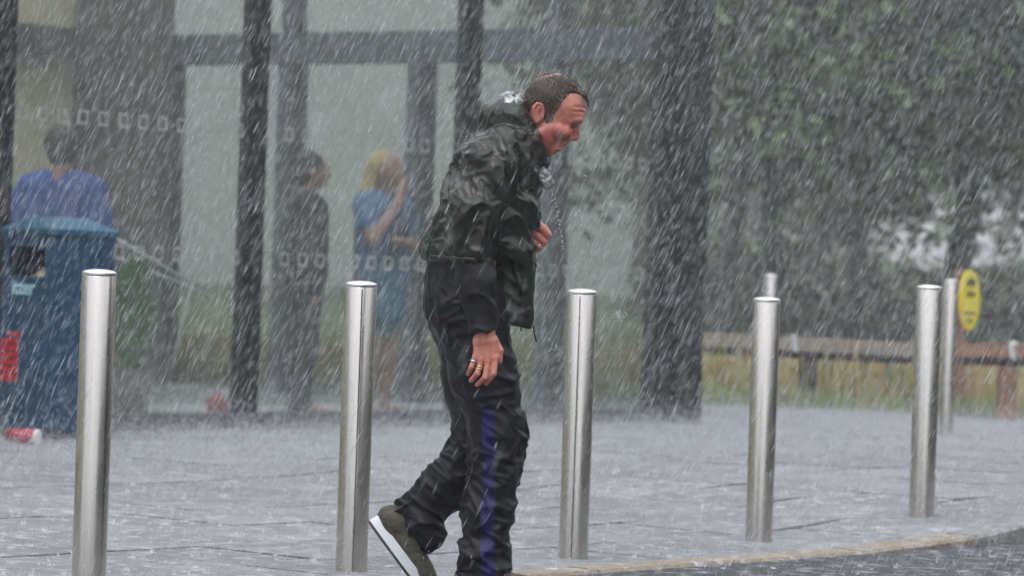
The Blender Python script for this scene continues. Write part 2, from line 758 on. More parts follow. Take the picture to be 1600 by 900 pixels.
def ab_sheet(name, A, B, zf, mat):
    V, F = [], []
    for a in A:
        for b_ in B:
            p = xy(a, b_)
            V.append((p[0], p[1], zf(a, b_)))
    nb = len(B)
    for i in range(len(A) - 1):
        for j in range(len(B) - 1):
            F.append((i * nb + j, (i + 1) * nb + j, (i + 1) * nb + j + 1, i * nb + j + 1))
    me = fastmesh(name, V, F)
    return link(name, me, mat)


road = ab_sheet('road', np.linspace(-60, 60, 7), np.linspace(-40, 0.0, 9), lambda a, b_: -.004 + .0006 * b_, M['road'])
tag(road, kind='structure')
pave = ab_sheet('pavement', np.concatenate([[-40, -20], np.linspace(-8, 24, 65), [40]]), np.linspace(.14, 12, 40),
                lambda a, b_: float(ground(a, b_)) - .010, M['bed'])
tag(pave, kind='structure')
SA, SB = .9, .6
row = 0
b0 = .165
while b0 < FB + 1.2:
    a0 = -4.5 + (row % 2) * SA * .5
    while a0 < 16:
        inside = b0 + SB > FB - .05
        if not (inside and a0 < 11.0):
            J = .0035
            dz = random.uniform(-.0025, .0025)
            tl = [random.uniform(-.0015, .0015) for _ in range(4)]
            c = [(a0 + J, b0 + J), (a0 + SA - J, b0 + J), (a0 + SA - J, b0 + SB - J), (a0 + J, b0 + SB - J)]
            lo = [P3(a, b_, -.05) for a, b_ in c]
            hi = [P3(a, b_, dz + t) for (a, b_), t in zip(c, tl)]
            cen = sum(lo) / 4
            mb = MB()
            mb.hexa(lo + hi)
            mb.build('paving_slab', M['slab'], pave, cen)
        a0 += SA
    b0 += SB
    row += 1

kerb_root = empty('kerb', P3(0, .07))
tag(kerb_root, kind='structure')
a0 = -9.0
while a0 < 12:
    J = .004
    c = [(a0 + J, .0), (a0 + .915 - J, .0), (a0 + .915 - J, .15), (a0 + J, .15)]
    dz = random.uniform(.004, .010)
    c2 = [(a0 + J, .012), (a0 + .915 - J, .012), (a0 + .915 - J, .15), (a0 + J, .15)]
    lo = [P3(a, b_, 0, z=-.12) for a, b_ in c]
    mid = [P3(a, b_, dz - .012) for a, b_ in c]
    hi = [P3(a, b_, dz) for a, b_ in c2]
    mb = MB()
    mb.add(lo + mid + hi, [(0, 3, 2, 1), (0, 1, 5, 4), (1, 2, 6, 5), (2, 3, 7, 6), (3, 0, 4, 7), (4, 5, 9, 8), (5, 6, 10, 9), (6, 7, 11, 10), (7, 4, 8, 11), (8, 9, 10, 11)])
    mb.build('kerb_stone', M['kerb'] if a0 < 2.2 else M['kerb_grey'], kerb_root, sum(lo) / 4)
    a0 += .915

# lawn beyond the paving
M['lawn'] = basic('lawn_grass', (.13, .16, .065), (.09, .12, .05), .8, 0, 1.2, .4, 20)
LX = np.concatenate([np.linspace(-60, 60, 41)])
LY = np.concatenate([[29.6, 30.2, 31, 33, 36, 40, 46, 54, 65, 90, 140]])
V = [(x, y, .10 + .004 * min(y - 29, 20) + .05 * math.sin(x * .3 + y * .2) * min(1, (y - 29.6) / 6)) for x in LX for y in LY]
F = [(i * len(LY) + j, (i + 1) * len(LY) + j, (i + 1) * len(LY) + j + 1, i * len(LY) + j + 1) for i in range(len(LX) - 1) for j in range(len(LY) - 1)]
tag(link('lawn', fastmesh('lawn', V, F), M['lawn']), kind='structure')

# ------------------------------------------------------------------ the glazed pavilion
TOFF = ab(-2.3, 21.6)[0]             # a-coordinate of facade parameter t = 0
pav = empty('pavilion', P3(TOFF + 3, FB, 0, z=.08))
tag(pav, 'glass fronted pavilion with black mullions and a thick black corner column', 'building')
HT = 4.1


def FP(t, b_, z):
    return P3(TOFF + t, FB + b_, 0, z=z)


def fbox(name, t0, t1, b0_, b1_, z0, z1, mat, parent=pav):
    mb = MB()
    mb.box(FP((t0 + t1) / 2, (b0_ + b1_) / 2, (z0 + z1) / 2), D3 * (t1 - t0) / 2, N3 * (b1_ - b0_) / 2, Z3 * (z1 - z0) / 2)
    return mb.build(name, mat, parent, FP((t0 + t1) / 2, (b0_ + b1_) / 2, z0))


mull = [-19.9, -17.8, -15.7, -13.6, -11.5, -9.4, -7.3, -5.18, -3.05, -1.06, 1.14, 3.30]  # leftmost bays are out of view, added to darken reflections in the bollards
for t in mull:
    fbox('mullion', t - .045, t + .045, -.085, .06, .186, HT, M['frame'])
fbox('corner_column', 5.60, 5.90, -.22, .10, .06, HT, M['column'])
fbox('plinth', -22, 5.59, -.10, .09, .0, .185, M['plinth'])
fbox('floor_slab', -22, 5.85, .10, 5.8, -.02, .12, M['floor'])
fbox('roof', -22, 6.2, -.5, 6.2, HT, HT + .18, M['roof'])  # out-of-view roof, made of glass so skylight brightens the lobby
edges = [-22] + mull + [5.62]
pane_by = []
for i in range(len(edges) - 1):
    t0, t1 = edges[i] + .046, edges[i + 1] - .046
    p = fbox('glass_pane', t0, t1, -.012, .012, .186, HT - .005, M['glass'])
    pane_by.append((p, t0, t1))
# rows of small ring markers stuck on the glass
for (p, t0, t1) in pane_by[9:]:
    for zc in (1.90, 1.13):
        n = int((t1 - t0) / .17)
        for k in range(n):
            tc = t0 + .12 + k * .172
            if tc > t1 - .06:
                continue
            mb = MB()
            s, w = .042, .014
            bb = -.0145
            for (u0, u1, z0, z1) in ((-s, s, s - w, s), (-s, s, -s, -s + w), (-s, -s + w, -s + w, s - w), (s - w, s, -s + w, s - w)):
                mb.box(FP(tc + (u0 + u1) / 2, bb, zc + (z0 + z1) / 2), D3 * (u1 - u0) / 2, N3 * .0015, Z3 * (z1 - z0) / 2)
            mb.build('glass_marker', M['marker'], p, FP(tc, bb, zc))
# right-hand side wall: runs back from the corner column
for s in (1.0, 2.25, 3.5, 4.75):
    fbox('side_post', 5.60, 5.84, s - .05, s + .05, .121, 2.66, M['inner_frame'])
fbox('side_transom', 5.62, 5.82, .11, 5.55, 2.661, 2.89, M['inner_frame'])
for s in (1.0, 3.5):
    fbox('upper_post', 5.62, 5.80, s - .05, s + .05, 2.891, HT - .002, M['inner_frame'])
se = [.1, 1.0, 2.25, 3.5, 4.75, 5.55]
for i in range(5):
    fbox('side_pane', 5.70, 5.72, se[i] + .051, se[i + 1] - .051, .122, 2.66, M['side_glass'])
ue = [.1, 1.0, 3.5, 5.55]
for i in range(3):
    fbox('upper_pane', 5.70, 5.72, ue[i] + .051, ue[i + 1] - .051, 2.892, HT - .003, M['side_glass'])
fbox('rear_wall', -22, 5.59, 5.56, 5.75, .121, HT - .002, M['cream'])
fbox('end_wall', -22, -21.85, .10, 5.55, .121, HT - .002, M['cream'])
fbox('service_panel', 5.45, 5.59, 4.62, 5.55, .122, HT - .004, M['panelgrey'])
fbox('bulkhead', -2.5, 5.44, 5.36, 5.54, 2.70, 2.92, M['panelgrey'])

# ------------------------------------------------------------------ bollards
def bollard(x, y, ztop, r, label, refl_strip=None):
    z0 = gxy(x, y)
    root = empty('bollard', (x, y, z0))
    tag(root, label, 'bollard', 'steel bollards along the pavement')
    h = ztop - z0
    mb = MB()
    mb.lathe([(r * 1.0, -.03), (r, h - .022), (r * .985, h - .0205)], 48, (x, y, z0))
    mb.build('post', M['steel'], root, (x, y, z0))
    mb = MB()
    prof = [(r * .95, h - .0235), (r * 1.012, h - .019), (r * 1.012, h - .010)] + [(r * 1.012 * math.cos(t) , h - .010 + .013 * math.sin(t)) for t in np.linspace(.25, math.pi / 2, 7)]
    mb.lathe(prof, 48, (x, y, z0))
    mb.build('cap', M['steel_top'], root, (x, y, z0))
    if refl_strip is not None:  # dark strip painted in place of a reflection on the steel
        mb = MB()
        a = refl_strip
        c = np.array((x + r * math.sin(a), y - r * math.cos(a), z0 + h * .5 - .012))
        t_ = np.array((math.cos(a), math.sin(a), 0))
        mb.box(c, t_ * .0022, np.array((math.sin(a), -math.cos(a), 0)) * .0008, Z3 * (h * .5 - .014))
        mb.build('reflection_strip', M['refl_strip'], root, (x, y, z0))
    return root


bollard(-1.316, 11.75, 1.012, .055, 'steel bollard in front of the blue litter bin, nearest of the row')
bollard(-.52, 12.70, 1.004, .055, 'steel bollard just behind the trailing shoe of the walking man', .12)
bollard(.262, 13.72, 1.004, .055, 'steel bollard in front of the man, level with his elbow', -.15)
bollard(1.035, 14.95, .998, .055, 'steel bollard fourth in the row, with a far one showing above it')
bollard(1.81, 16.0, 1.075, .055, 'steel bollard at the kerb ramp, rightmost of the near row')
bollard(1.82, 26.0, 1.16, .051, 'distant steel bollard mostly hidden behind the fourth near one')
bollard(3.01, 25.3, 1.165, .051, 'distant steel bollard standing beside the yellow oval sign')

# ------------------------------------------------------------------ litter bin and the cup beside it
M['bin'] = basic('blue_bin_paint', (.007, .052, .115), (.005, .036, .08), .32, 0, 5, .08, 40, r1=.5)
M['bin_lid'] = basic('blue_lid_paint', (.012, .085, .15), (.008, .06, .11), .28, 0, 5, .05, 40)
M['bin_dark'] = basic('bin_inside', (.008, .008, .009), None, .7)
M['litter'] = basic('paper_litter', (.55, .46, .38), (.22, .15, .10), .7, 0, 30)
M['bin_text'] = basic('pale_blue_print', (.42, .66, .74), None, .5)
M['red'] = basic('red_print', (.55, .012, .03), (.42, .01, .02), .5)
M['red_dark'] = basic('dark_red_print', (.10, .008, .012), None, .5)
M['cup'] = basic('red_cup_card', (.42, .02, .05), (.3, .015, .035), .45)
M['cup_white'] = basic('cup_white', (.8, .8, .8), None, .5)

BC = at(71, 690, 19.9)               # near corner of the bin on the ground
BC[2] = gxy(BC[0], BC[1])
ang = math.radians(45)
BS = np.array((math.cos(ang), math.sin(ang), 0))       # along the right-hand face, away from the near corner
BF = np.array((-math.sin(ang), math.cos(ang), 0))  # along the opening face
BW, BD, BH = .43, .43, 1.11
binr = empty('litter_bin', BC)
tag(binr, 'blue litter bin with a sloping lid and rubbish in its slot', 'litter bin')


def bp(s, f, z):
    return BC + BS * s + BF * f + Z3 * z


def bbox(name, s0, s1, f0, f1, z0, z1, mat, parent=binr):
    mb = MB()
    mb.hexa([bp(s0, f0, z0), bp(s1, f0, z0), bp(s1, f1, z0), bp(s0, f1, z0), bp(s0, f0, z1), bp(s1, f0, z1), bp(s1, f1, z1), bp(s0, f1, z1)])
    return mb.build(name, mat, parent, bp((s0 + s1) / 2, (f0 + f1) / 2, z0))


# shell built of wall panels so the slot is a real opening; opening face is the s = 0 side
T = .012
bbox('side_panel', T, BW - T, 0, T, .05, BH, M['bin'])
bbox('side_panel', T, BW - T, BD - T, BD, .05, BH, M['bin'])
bbox('back_panel', BW - T, BW, 0, BD, .05, BH, M['bin'])
fp = bbox('front_panel', 0, T, 0, BD, .05, .88, M['bin'])
bbox('front_header', 0, T, 0, BD, 1.045, BH, M['bin'])
bbox('front_stile', 0, T, 0, .06, .88, 1.045, M['bin'])
bbox('front_stile', 0, T, BD - .05, BD, .88, 1.045, M['bin'])
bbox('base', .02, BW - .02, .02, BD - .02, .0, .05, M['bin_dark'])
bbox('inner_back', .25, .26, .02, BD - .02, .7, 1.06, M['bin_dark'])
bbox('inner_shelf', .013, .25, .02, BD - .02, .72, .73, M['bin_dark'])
mb = MB()
o_, hh = .016, .055
lo = [bp(-o_, -o_, BH), bp(BW + o_, -o_, BH), bp(BW + o_, BD + o_, BH), bp(-o_, BD + o_, BH)]
mi = [p + Z3 * .03 for p in lo]
hi = [bp(.11, .10, BH + .10), bp(BW - .11, .10, BH + .10), bp(BW - .11, BD - .10, BH + .10), bp(.11, BD - .10, BH + .10)]
mb.add(lo + mi + hi, [(0, 3, 2, 1), (0, 1, 5, 4), (1, 2, 6, 5), (2, 3, 7, 6), (3, 0, 4, 7), (4, 5, 9, 8), (5, 6, 10, 9), (6, 7, 11, 10), (7, 4, 8, 11), (8, 9, 10, 11)])
mb.build('lid', M['bin_lid'], binr, bp(BW / 2, BD / 2, BH))
s_ = SDF()
for k in range(9):
    s_.ell(bp(random.uniform(.07, .17), random.uniform(.09, BD - .09), random.uniform(.82, .89)), (random.uniform(.03, .06),) * 3, k=.01)
me = s_.mesh('rubbish', .009, org=bp(.1, .2, .75))
displace(me, lambda W, N: .03 * perlin(W * 22))
o = link('rubbish', me, M['litter'], binr, Vector(bp(.1, .2, .75) - BC))


def text_mesh(txt, size, thick=.0015):
    c = bpy.data.curves.new('lettering', 'FONT')
    c.body = txt
    c.size = size
    c.extrude = thick
    c.offset = .0025
    c.align_x = 'CENTER'
    o = bpy.data.objects.new('lettering', c)
    COL.objects.link(o)
    bpy.context.view_layer.update()
    me = bpy.data.meshes.new_from_object(o.evaluated_get(bpy.context.evaluated_depsgraph_get()))
    bpy.data.objects.remove(o)
    return me


lt = link('lettering', text_mesh('itter', .115), M['bin_text'], binr)
X = -BF
lt.matrix_local = Matrix(((X[0], 0, -BS[0], 0), (X[1], 0, -BS[1], 0), (0, 1, 0, 0), (0, 0, 0, 1)))
q = bp(-.003, BD * .56, .782) - BC
lt.location = q
# red pictogram: a striped panel with a small loop above
st = MB()
fx = .31
st.box(bp(-.003, fx + .03, .42), BF * .075, BS * .0015, Z3 * .115)
st.box(bp(-.003, fx, .565), BF * .05, BS * .0015, Z3 * .010)
st.box(bp(-.003, fx - .040, .545), BF * .010, BS * .0015, Z3 * .020)
st.box(bp(-.003, fx + .040, .545), BF * .010, BS * .0015, Z3 * .020)
sk = st.build('red_pictogram', M['red'], binr, bp(-.003, fx, .4))
for k in range(5):
    st = MB()
    st.box(bp(-.0055, fx + .02, .35 + k * .04), BF * .055, BS * .001, Z3 * .006)
    st.build('stripe', M['red_dark'], sk, bp(-.0055, fx, .35 + k * .04))

cp = at(36, 686, 19.5)
cp[2] = gxy(cp[0], cp[1]) + .036
cupr = empty('paper_cup', cp - np.array((0, 0, .036)))
tag(cupr, 'red paper cup lying on its side on the wet paving by the bin', 'cup')
cd = np.array((.90, -.30, -.06)); cd /= np.linalg.norm(cd)
mb = MB()
mb.tube([cp - cd * .085, cp + cd * .072], [.033, .044], 20)
mb.tube([cp + cd * .068, cp + cd * .076], [.0445, .0445], 20)
mb.build('cup_body', M['cup'], cupr, cp)
mb = MB()
mb.tube([cp + cd * .0765, cp + cd * .086, cp + cd * .09], [.0455, .0455, .038], 20)
mb.build('cup_lid', M['cup_white'], cupr, cp)
for k in range(4):
    mb = MB()
    a_ = -.15
    c_ = cp + cd * (-.03 + k * .018) + np.array((0, -1, .35)) / 1.06 * .0385
    mb.box(c_, cd * .006, np.array((0, -.33, .94)) * .007, np.array((0, -.94, -.33)) * .001)
    mb.build('printed_mark', M['cup_white'], cupr, c_)

# ------------------------------------------------------------------ people behind the glass
M['skin_far'] = basic('skin_plain', (.52, .30, .22), (.44, .24, .18), .5, 0, 14)


def figure(name, loc, h, face, label, top, legs, hair_m, hair_fn, arms, skirt=None, hb=None):
    """a standing figure; local frame: +x is where it faces, z up; h = height; arms = list of joint chains (unit height)"""
    root_loc = np.array(loc)
    c, s = math.cos(face), math.sin(face)

    def L(x, y, z):
        return np.array(((x * c - y * s) * h, (x * s + y * c) * h, z * h)) + root_loc
    S = SDF()
    S.ell(L(.012, 0, .935), np.array((.062, .048, .066)) * h, [[c, s, 0], [-s, c, 0], [0, 0, 1]], k=.01)
    S.ell(L(.035, 0, .905), np.array((.04, .036, .045)) * h, [[c, s, 0], [-s, c, 0], [0, 0, 1]], k=.02)
    S.cap(L(.075, 0, .925), L(.08, 0, .915), .009 * h, k=.01)
    S.cap(L(-.005, 0, .88), L(-.012, 0, .82), .033 * h, .038 * h, k=.02)
    for y in (-1, 1):
        S.ell(L(.005, y * .049, .925), np.array((.018, .008, .018)) * h, [[c, s, 0], [-s, c, 0], [0, 0, 1]], k=.004)
        S.cap(L(-.01, y * .045, .80), L(-.01, y * .105, .79), .04 * h, .036 * h, k=.03)
        S.cap(L(0, y * .055, .77), L(0, y * .045, .55), .062 * h, .06 * h, k=.04)
        S.chain([L(0, y * .05, .52), L(.005, y * .052, .285), L(-.012, y * .055, .045)], [.058 * h, .036 * h, .024 * h], k=.02)
        S.cap(L(-.02, y * .055, .022), L(.085, y * .065, .016), .022 * h, .017 * h, k=.015)
    for ch in arms:
        P_ = [L(*p) for p in ch]
        S.chain(P_[:3], [.034 * h, .028 * h, .018 * h], k=.015)
        S.cap(P_[2], P_[3], .022 * h, .016 * h, k=.01)
        w = (P_[3] - P_[2]) / np.linalg.norm(P_[3] - P_[2])
        sd = np.cross(w, (0, 0, 1.0)); sd /= np.linalg.norm(sd) + 1e-6
        for q_ in (-1.5, -.5, .5, 1.5):
            S.cap(P_[3] + sd * q_ * .008 * h, P_[3] + sd * q_ * .010 * h + w * .042 * h, .0055 * h, .0048 * h, k=.004)
        S.cap(P_[2] + sd * .012 * h, P_[2] + sd * .03 * h + w * .025 * h, .007 * h, .0055 * h, k=.006)
    me = S.mesh(name, .011, org=loc)
    smooth_mesh(me, 1)
    o = link(name, me, M['skin_far'], None, loc)
    tag(o, label, 'person')

    def cloth(nm, build, mat, vox=.012, wr=.008):
        Q = SDF()
        build(Q, L, h)
        me2 = Q.mesh(nm, vox, org=loc)
        displace(me2, lambda W, N: wr * perlin(W * np.array((9, 9, 6), np.float32)) + wr * .5 * perlin(W * 22))
        return link(nm, me2, mat, o)
    if top: cloth('top', top[0], top[1])
    if skirt: cloth('skirt', skirt[0], skirt[1])
    if legs: cloth('trousers', legs[0], legs[1])
    cloth('hair', hair_fn, hair_m, .009, .012)
    for nm, fn, mt in (hb or []):
        cloth(nm, fn, mt)
    return o


def trousers_fn(Q, L, h):
    for y in (-1, 1):
        Q.chain([L(0, y * .05, .53), L(.005, y * .052, .285), L(-.012, y * .055, .04)], [.068 * h, .05 * h, .043 * h], k=.02)


def shirt_fn(arms, sleeve=2):
    def fn(Q, L, h):
        for y in (-1, 1):
            Q.cap(L(-.01, y * .04, .81), L(-.01, y * .11, .795), .045 * h, .045 * h, k=.03)
            Q.cap(L(0, y * .055, .77), L(0, y * .05, .52), .075 * h, .078 * h, k=.05)
        for ch in arms:
            P_ = [L(*p) for p in ch]
            if sleeve >= 2:
                Q.chain([P_[0], P_[1], P_[2]], [.045 * h, .042 * h, .034 * h], k=.02)
            else:
                Q.cap(P_[0], P_[0] * .45 + P_[1] * .55, .044 * h, .042 * h, k=.02)
    return fn


def short_hair(Q, L, h):
    Q.ell(L(-.004, 0, .945), np.array((.064, .055, .064)) * h, k=.01)
    Q.ell(L(-.02, 0, .915), np.array((.05, .053, .05)) * h, k=.01)
    Q.cap(L(.09, 0, .90), L(.075, 0, .885), .055 * h, .055 * h, op='s', k=.01)


M['blue_shirt'] = basic('blue_shirt_cloth', (.05, .11, .42), (.035, .08, .32), .7, 0, 12)
M['navy'] = basic('navy_cloth', (.02, .024, .04), (.012, .014, .026), .7, 0, 12)
M['black_hair'] = basic('dark_hair', (.022, .018, .018), (.01, .009, .009), .5, 0, 40)
M['blond'] = basic('blond_hair', (.60, .45, .18), (.40, .28, .10), .5, 0, 40, stretch=(1, 1, .2))
M['teal_dress'] = basic('teal_dress_cloth', (.07, .24, .36), (.05, .18, .29), .7, 0, 10)
M['denim'] = basic('blue_denim_cloth', (.11, .23, .42), (.08, .17, .33), .7, 0, 10)
M['bag'] = basic('dark_bag', (.03, .035, .06), None, .5)

fl = .125
p = at(98, 250, 22.15)
arm_a = [[(-.005, -.125, .79), (-.03, -.175, .62), (.07, -.13, .50), (.10, -.10, .47)], [(-.005, .125, .79), (-.03, .175, .62), (.07, .13, .50), (.10, .10, .47)]]
figure('person', (p[0], p[1], fl), 1.74, math.radians(75), 'person in a blue shirt seen from behind, inside the glass above the bin',
       (shirt_fn(arm_a), M['blue_shirt']), (trousers_fn, M['navy']), M['black_hair'], short_hair, arm_a)
p = at(484, 260, 24.2)
arm_b = [[(-.005, -.105, .79), (-.012, -.118, .62), (.015, -.115, .48), (.025, -.113, .44)], [(-.005, .105, .79), (-.012, .118, .62), (.015, .115, .48), (.025, .113, .44)]]
figure('person', (p[0], p[1], fl), 1.72, math.radians(8), 'dark haired person in dark clothes standing inside, next to the black mullion',
       (shirt_fn(arm_b), M['navy']), (trousers_fn, M['navy']), M['black_hair'], short_hair, arm_b)
p = at(602, 260, 24.5)
arm_c = [[(.0, -.115, .79), (.07, -.14, .665), (.115, -.055, .80), (.112, -.03, .865)], [(.0, .115, .79), (.02, .15, .65), (.12, .02, .655), (.14, -.09, .66)]]


def long_hair(Q, L, h):
    Q.ell(L(-.004, 0, .948), np.array((.062, .056, .06)) * h, k=.01)
    for y in (-1, 1):
        Q.chain([L(-.02, y * .036, .94), L(-.035, y * .052, .85), L(-.045, y * .06, .76)], [.035 * h, .033 * h, .022 * h], k=.02)
    Q.cap(L(-.035, 0, .93), L(-.055, 0, .76), .04 * h, .03 * h, k=.03)
    Q.cap(L(.10, 0, .89), L(.085, 0, .91), .052 * h, .05 * h, op='s', k=.01)


def dress_fn(Q, L, h):
    Q.ecap(L(0, 0, .68), L(0, 0, .58), (.078 * h, .095 * h), (.075 * h, .09 * h), k=.04)
    Q.ecap(L(0, 0, .58), L(0, 0, .39), (.08 * h, .10 * h), (.098 * h, .125 * h), k=.03)


def bag_fn(Q, L, h):
    Q.chain([L(.03, .09, .80), L(.085, .0, .70), L(.085, -.06, .6)], [.018 * h, .03 * h, .02 * h], k=.02)


figure('person', (p[0], p[1], fl), 1.75, math.radians(-38), 'blond person in a blue dress with a hand raised to the mouth, inside the glass',
       (shirt_fn(arm_c, 1), M['denim']), None, M['blond'], long_hair, arm_c, skirt=(dress_fn, M['teal_dress']), hb=[('shoulder_bag', bag_fn, M['bag'])])

# ------------------------------------------------------------------ things in the lobby
M['pale_metal'] = basic('pale_metal_tube', (.72, .74, .72), None, .4)
M['leaf_in'] = leafy('indoor_leaf', (.10, .26, .06), (.16, .36, .10), (.22, .45, .14))
M['pot'] = basic('plant_pot', (.25, .24, .23), None, .6)
M['orange'] = basic('orange_board', (.60, .33, .14), None, .6)

p = at(205, 600, 22.9)
pr_ = empty('potted_plant', (p[0], p[1], fl - .005))
tag(pr_, 'green leafy pot plant inside the glass beside the bin', 'plant')
mb = MB()
mb.lathe([(.0, .0), (.10, .0), (.14, .30), (.125, .30), (.11, .26), (0, .26)], 24, (p[0], p[1], fl - .005))
mb.build('pot', M['pot'], pr_, (p[0], p[1], fl))
mb = MB()
V, F = [], []
for k in range(260):
    h_ = random.uniform(.30, 1.02)
    w_ = .16 * math.sin(math.pi * min(1, (h_ - .22) / .85)) + .02
    a_ = random.uniform(0, 6.28)
    base = np.array((p[0] + w_ * .3 * math.cos(a_), p[1] + w_ * .3 * math.sin(a_), fl + h_ - .08))
    tip = np.array((p[0] + w_ * math.cos(a_), p[1] + w_ * math.sin(a_), fl + h_))
    sd = np.array((-math.sin(a_), math.cos(a_), 0)) * .025
    mid = (base + tip) / 2 + Z3 * .02
    mb.add([base, mid + sd, tip, mid - sd], [(0, 1, 2, 3)])
mb.build('foliage', M['leaf_in'], pr_, (p[0], p[1], fl + .3))
mb = MB()
mb.tube([(p[0], p[1], fl + .2), (p[0] + .01, p[1], fl + .9)], [.012, .006], 8)
mb.build('stem', M['pot'], pr_, (p[0], p[1], fl + .2))

Yf = 22.9
p = at(235, 640, Yf)
fr = empty('folding_stand', (p[0], p[1], fl))
tag(fr, 'pale metal folding stand with crossed legs inside the glass', 'stand')


def pt(px, py, Y=Yf):
    return at(px, py, Y)


for a_, b_, nm in (((236, 578), (202, 630), 'leg'), ((186, 588), (258, 618), 'leg'), ((178, 370), (300, 442), 'rail'), ((182, 402), (330, 462), 'rail'), ((300, 442), (258, 618), 'upright')):
    A_, B_ = pt(*a_), pt(*b_, Y=Yf + .12)
    if nm == 'leg' and b_[0] == 202:
        B_[2] = fl + .012
    mb = MB()
    mb.tube([A_, B_], .014 if nm == 'leg' else .008, 10)
    mb.build(nm, M['pale_metal'], fr, A_)
p = at(338, 640, 23.0)
M['toy_red'] = basic('red_plastic', (.5, .04, .05), None, .4)
S = SDF()
S.ell((p[0], p[1], fl + .07), (.07, .07, .07), k=.01)
S.cap((p[0] - .04, p[1], fl + .03), (p[0] + .06, p[1], fl + .03), .03, .03, k=.02)
S.cap((p[0], p[1], fl + .13), (p[0] + .02, p[1], fl + .155), .012, k=.01)
o = link('small_bag', S.mesh('small_bag', .008, org=(p[0], p[1], fl)), M['toy_red'], None, (p[0], p[1], fl))
tag(o, 'small red bag on the lobby floor left of the black mullion', 'bag')

# ------------------------------------------------------------------ the man walking through the rain
MY = 11.8
MM = MY / FPX                         # metres per photo pixel at his distance


def m_(px, py, dy=0.0):
    return at(px, py, MY + dy)


def mq(px, py, dy=0.0):
    """position in the man's own plane (no perspective shift with dy)"""
    p_ = at(px, py, MY)
    p_[1] += dy
    return p_


man_org = mq(750, 900)
man_org[2] = 0.0


def skin_mat():
    m, nt, lk, b = mat_new('ruddy_wet_skin')
    a = nt.new('ShaderNodeAttribute')
    a.attribute_name = 'tone'
    n = noise(nt, lk, 55, 6, .65)
    mx = nt.new('ShaderNodeMix')
    mx.data_type = 'RGBA'
    mx.blend_type = 'MULTIPLY'
    mx.inputs[0].default_value = 1
    lk.new(a.outputs['Color'], mx.inputs[6])
    lk.new(ramp(nt, lk, n, [(.3, (.72, .60, .58)), (.7, (1.08, 1.05, 1.02))]), mx.inputs[7])
    lk.new(mx.outputs[2], b.inputs['Base Color'])
    b.inputs['Roughness'].default_value = .34
    b.inputs['Coat Weight'].default_value = .2
    b.inputs['Coat Roughness'].default_value = .15
    bump(nt, lk, b, noise(nt, lk, 170, 5, .65), .5, .004)
    return m


def cloth_mat(name, c0, c1, r0, r1, spec=.55, bs=120, bm=.25):
    m, nt, lk, b = mat_new(name)
    lk.new(ramp(nt, lk, noise(nt, lk, 9, 5, .6), [(.3, c0), (.7, c1)]), b.inputs['Base Color'])
    lk.new(ramp(nt, lk, noise(nt, lk, 14, 5, .6), [(.3, (r0,) * 3), (.7, (r1,) * 3)]), b.inputs['Roughness'])
    b.inputs['Specular IOR Level'].default_value = spec
    n1 = noise(nt, lk, 16, 4, .5)
    n2 = noise(nt, lk, bs, 3, .5)
    ad = nt.new('ShaderNodeMath')
    ad.operation = 'MULTIPLY_ADD'
    ad.inputs[1].default_value = .06
    lk.new(n2, ad.inputs[0])
    lk.new(n1, ad.inputs[2])
    bump(nt, lk, b, ad.outputs[0], bm, .02)
    return m


M['skin'] = skin_mat()
M['jacket'] = cloth_mat('wet_olive_nylon', (.006, .0068, .0042), (.016, .0175, .0115), .25, .40, bm=.3, spec=.48)
M['sleeve'] = cloth_mat('black_sleeve_cloth', (.004, .004, .005), (.009, .009, .010), .4, .6, spec=.3)
M['silver'] = basic('reflective_silver', (.50, .52, .54), (.14, .145, .15), .3, .4, 35, .4, 90)
M['gold'] = basic('gold_ring_metal', (.85, .62, .22), None, .2, 1)
M['silver_ring'] = basic('silver_ring_metal', (.85, .85, .85), None, .2, 1)
M['shoe'] = basic('olive_shoe_canvas', (.062, .055, .036), (.04, .035, .024), .65, 0, 18, .3, 140)
M['sole'] = basic('white_sole_rubber', (.66, .70, .74), (.55, .6, .64), .45, 0, 20)
M['outsole'] = basic('dark_outsole_rubber', (.05, .05, .045), None, .6)
M['drawcord'] = basic('black_cord', (.01, .01, .01), None, .6)

# --- body: one continuous surface, built from the photographed pose
B = SDF()
p33 = math.radians(33)
HF = np.array((math.cos(p33), 0, -math.sin(p33)))
HU = np.array((math.sin(p33), 0, math.cos(p33)))
HA = [HF, (0, 1, 0), HU]
# torso, limbs (under the clothes)
B.ecap(mq(786, 250), mq(748, 380), (.095, .165), (.10, .15), k=.05)
B.ecap(mq(748, 380), mq(728, 470), (.10, .15), (.105, .155), k=.05)
B.chain([mq(782, 250, -.15), mq(735, 392, -.215), mq(758, 516, -.225)], [.052, .044, .030], k=.02)
B.chain([mq(782, 250, .15), mq(748, 372, .20), mq(812, 376, .02)], [.052, .044, .030], k=.02)
B.chain([mq(734, 490, -.085), mq(779, 685, -.09), mq(752, 895, -.085)], [.085, .058, .042], k=.03)
B.chain([mq(730, 490, .085), mq(754, 690, .085), mq(640, 822, .09)], [.085, .058, .042], k=.03)
B.cap(mq(752, 905, -.085), mq(800, 922, -.09), .036, .028, k=.02)
B.cap(mq(638, 830, .09), mq(655, 885, .09), .036, .028, k=.02)
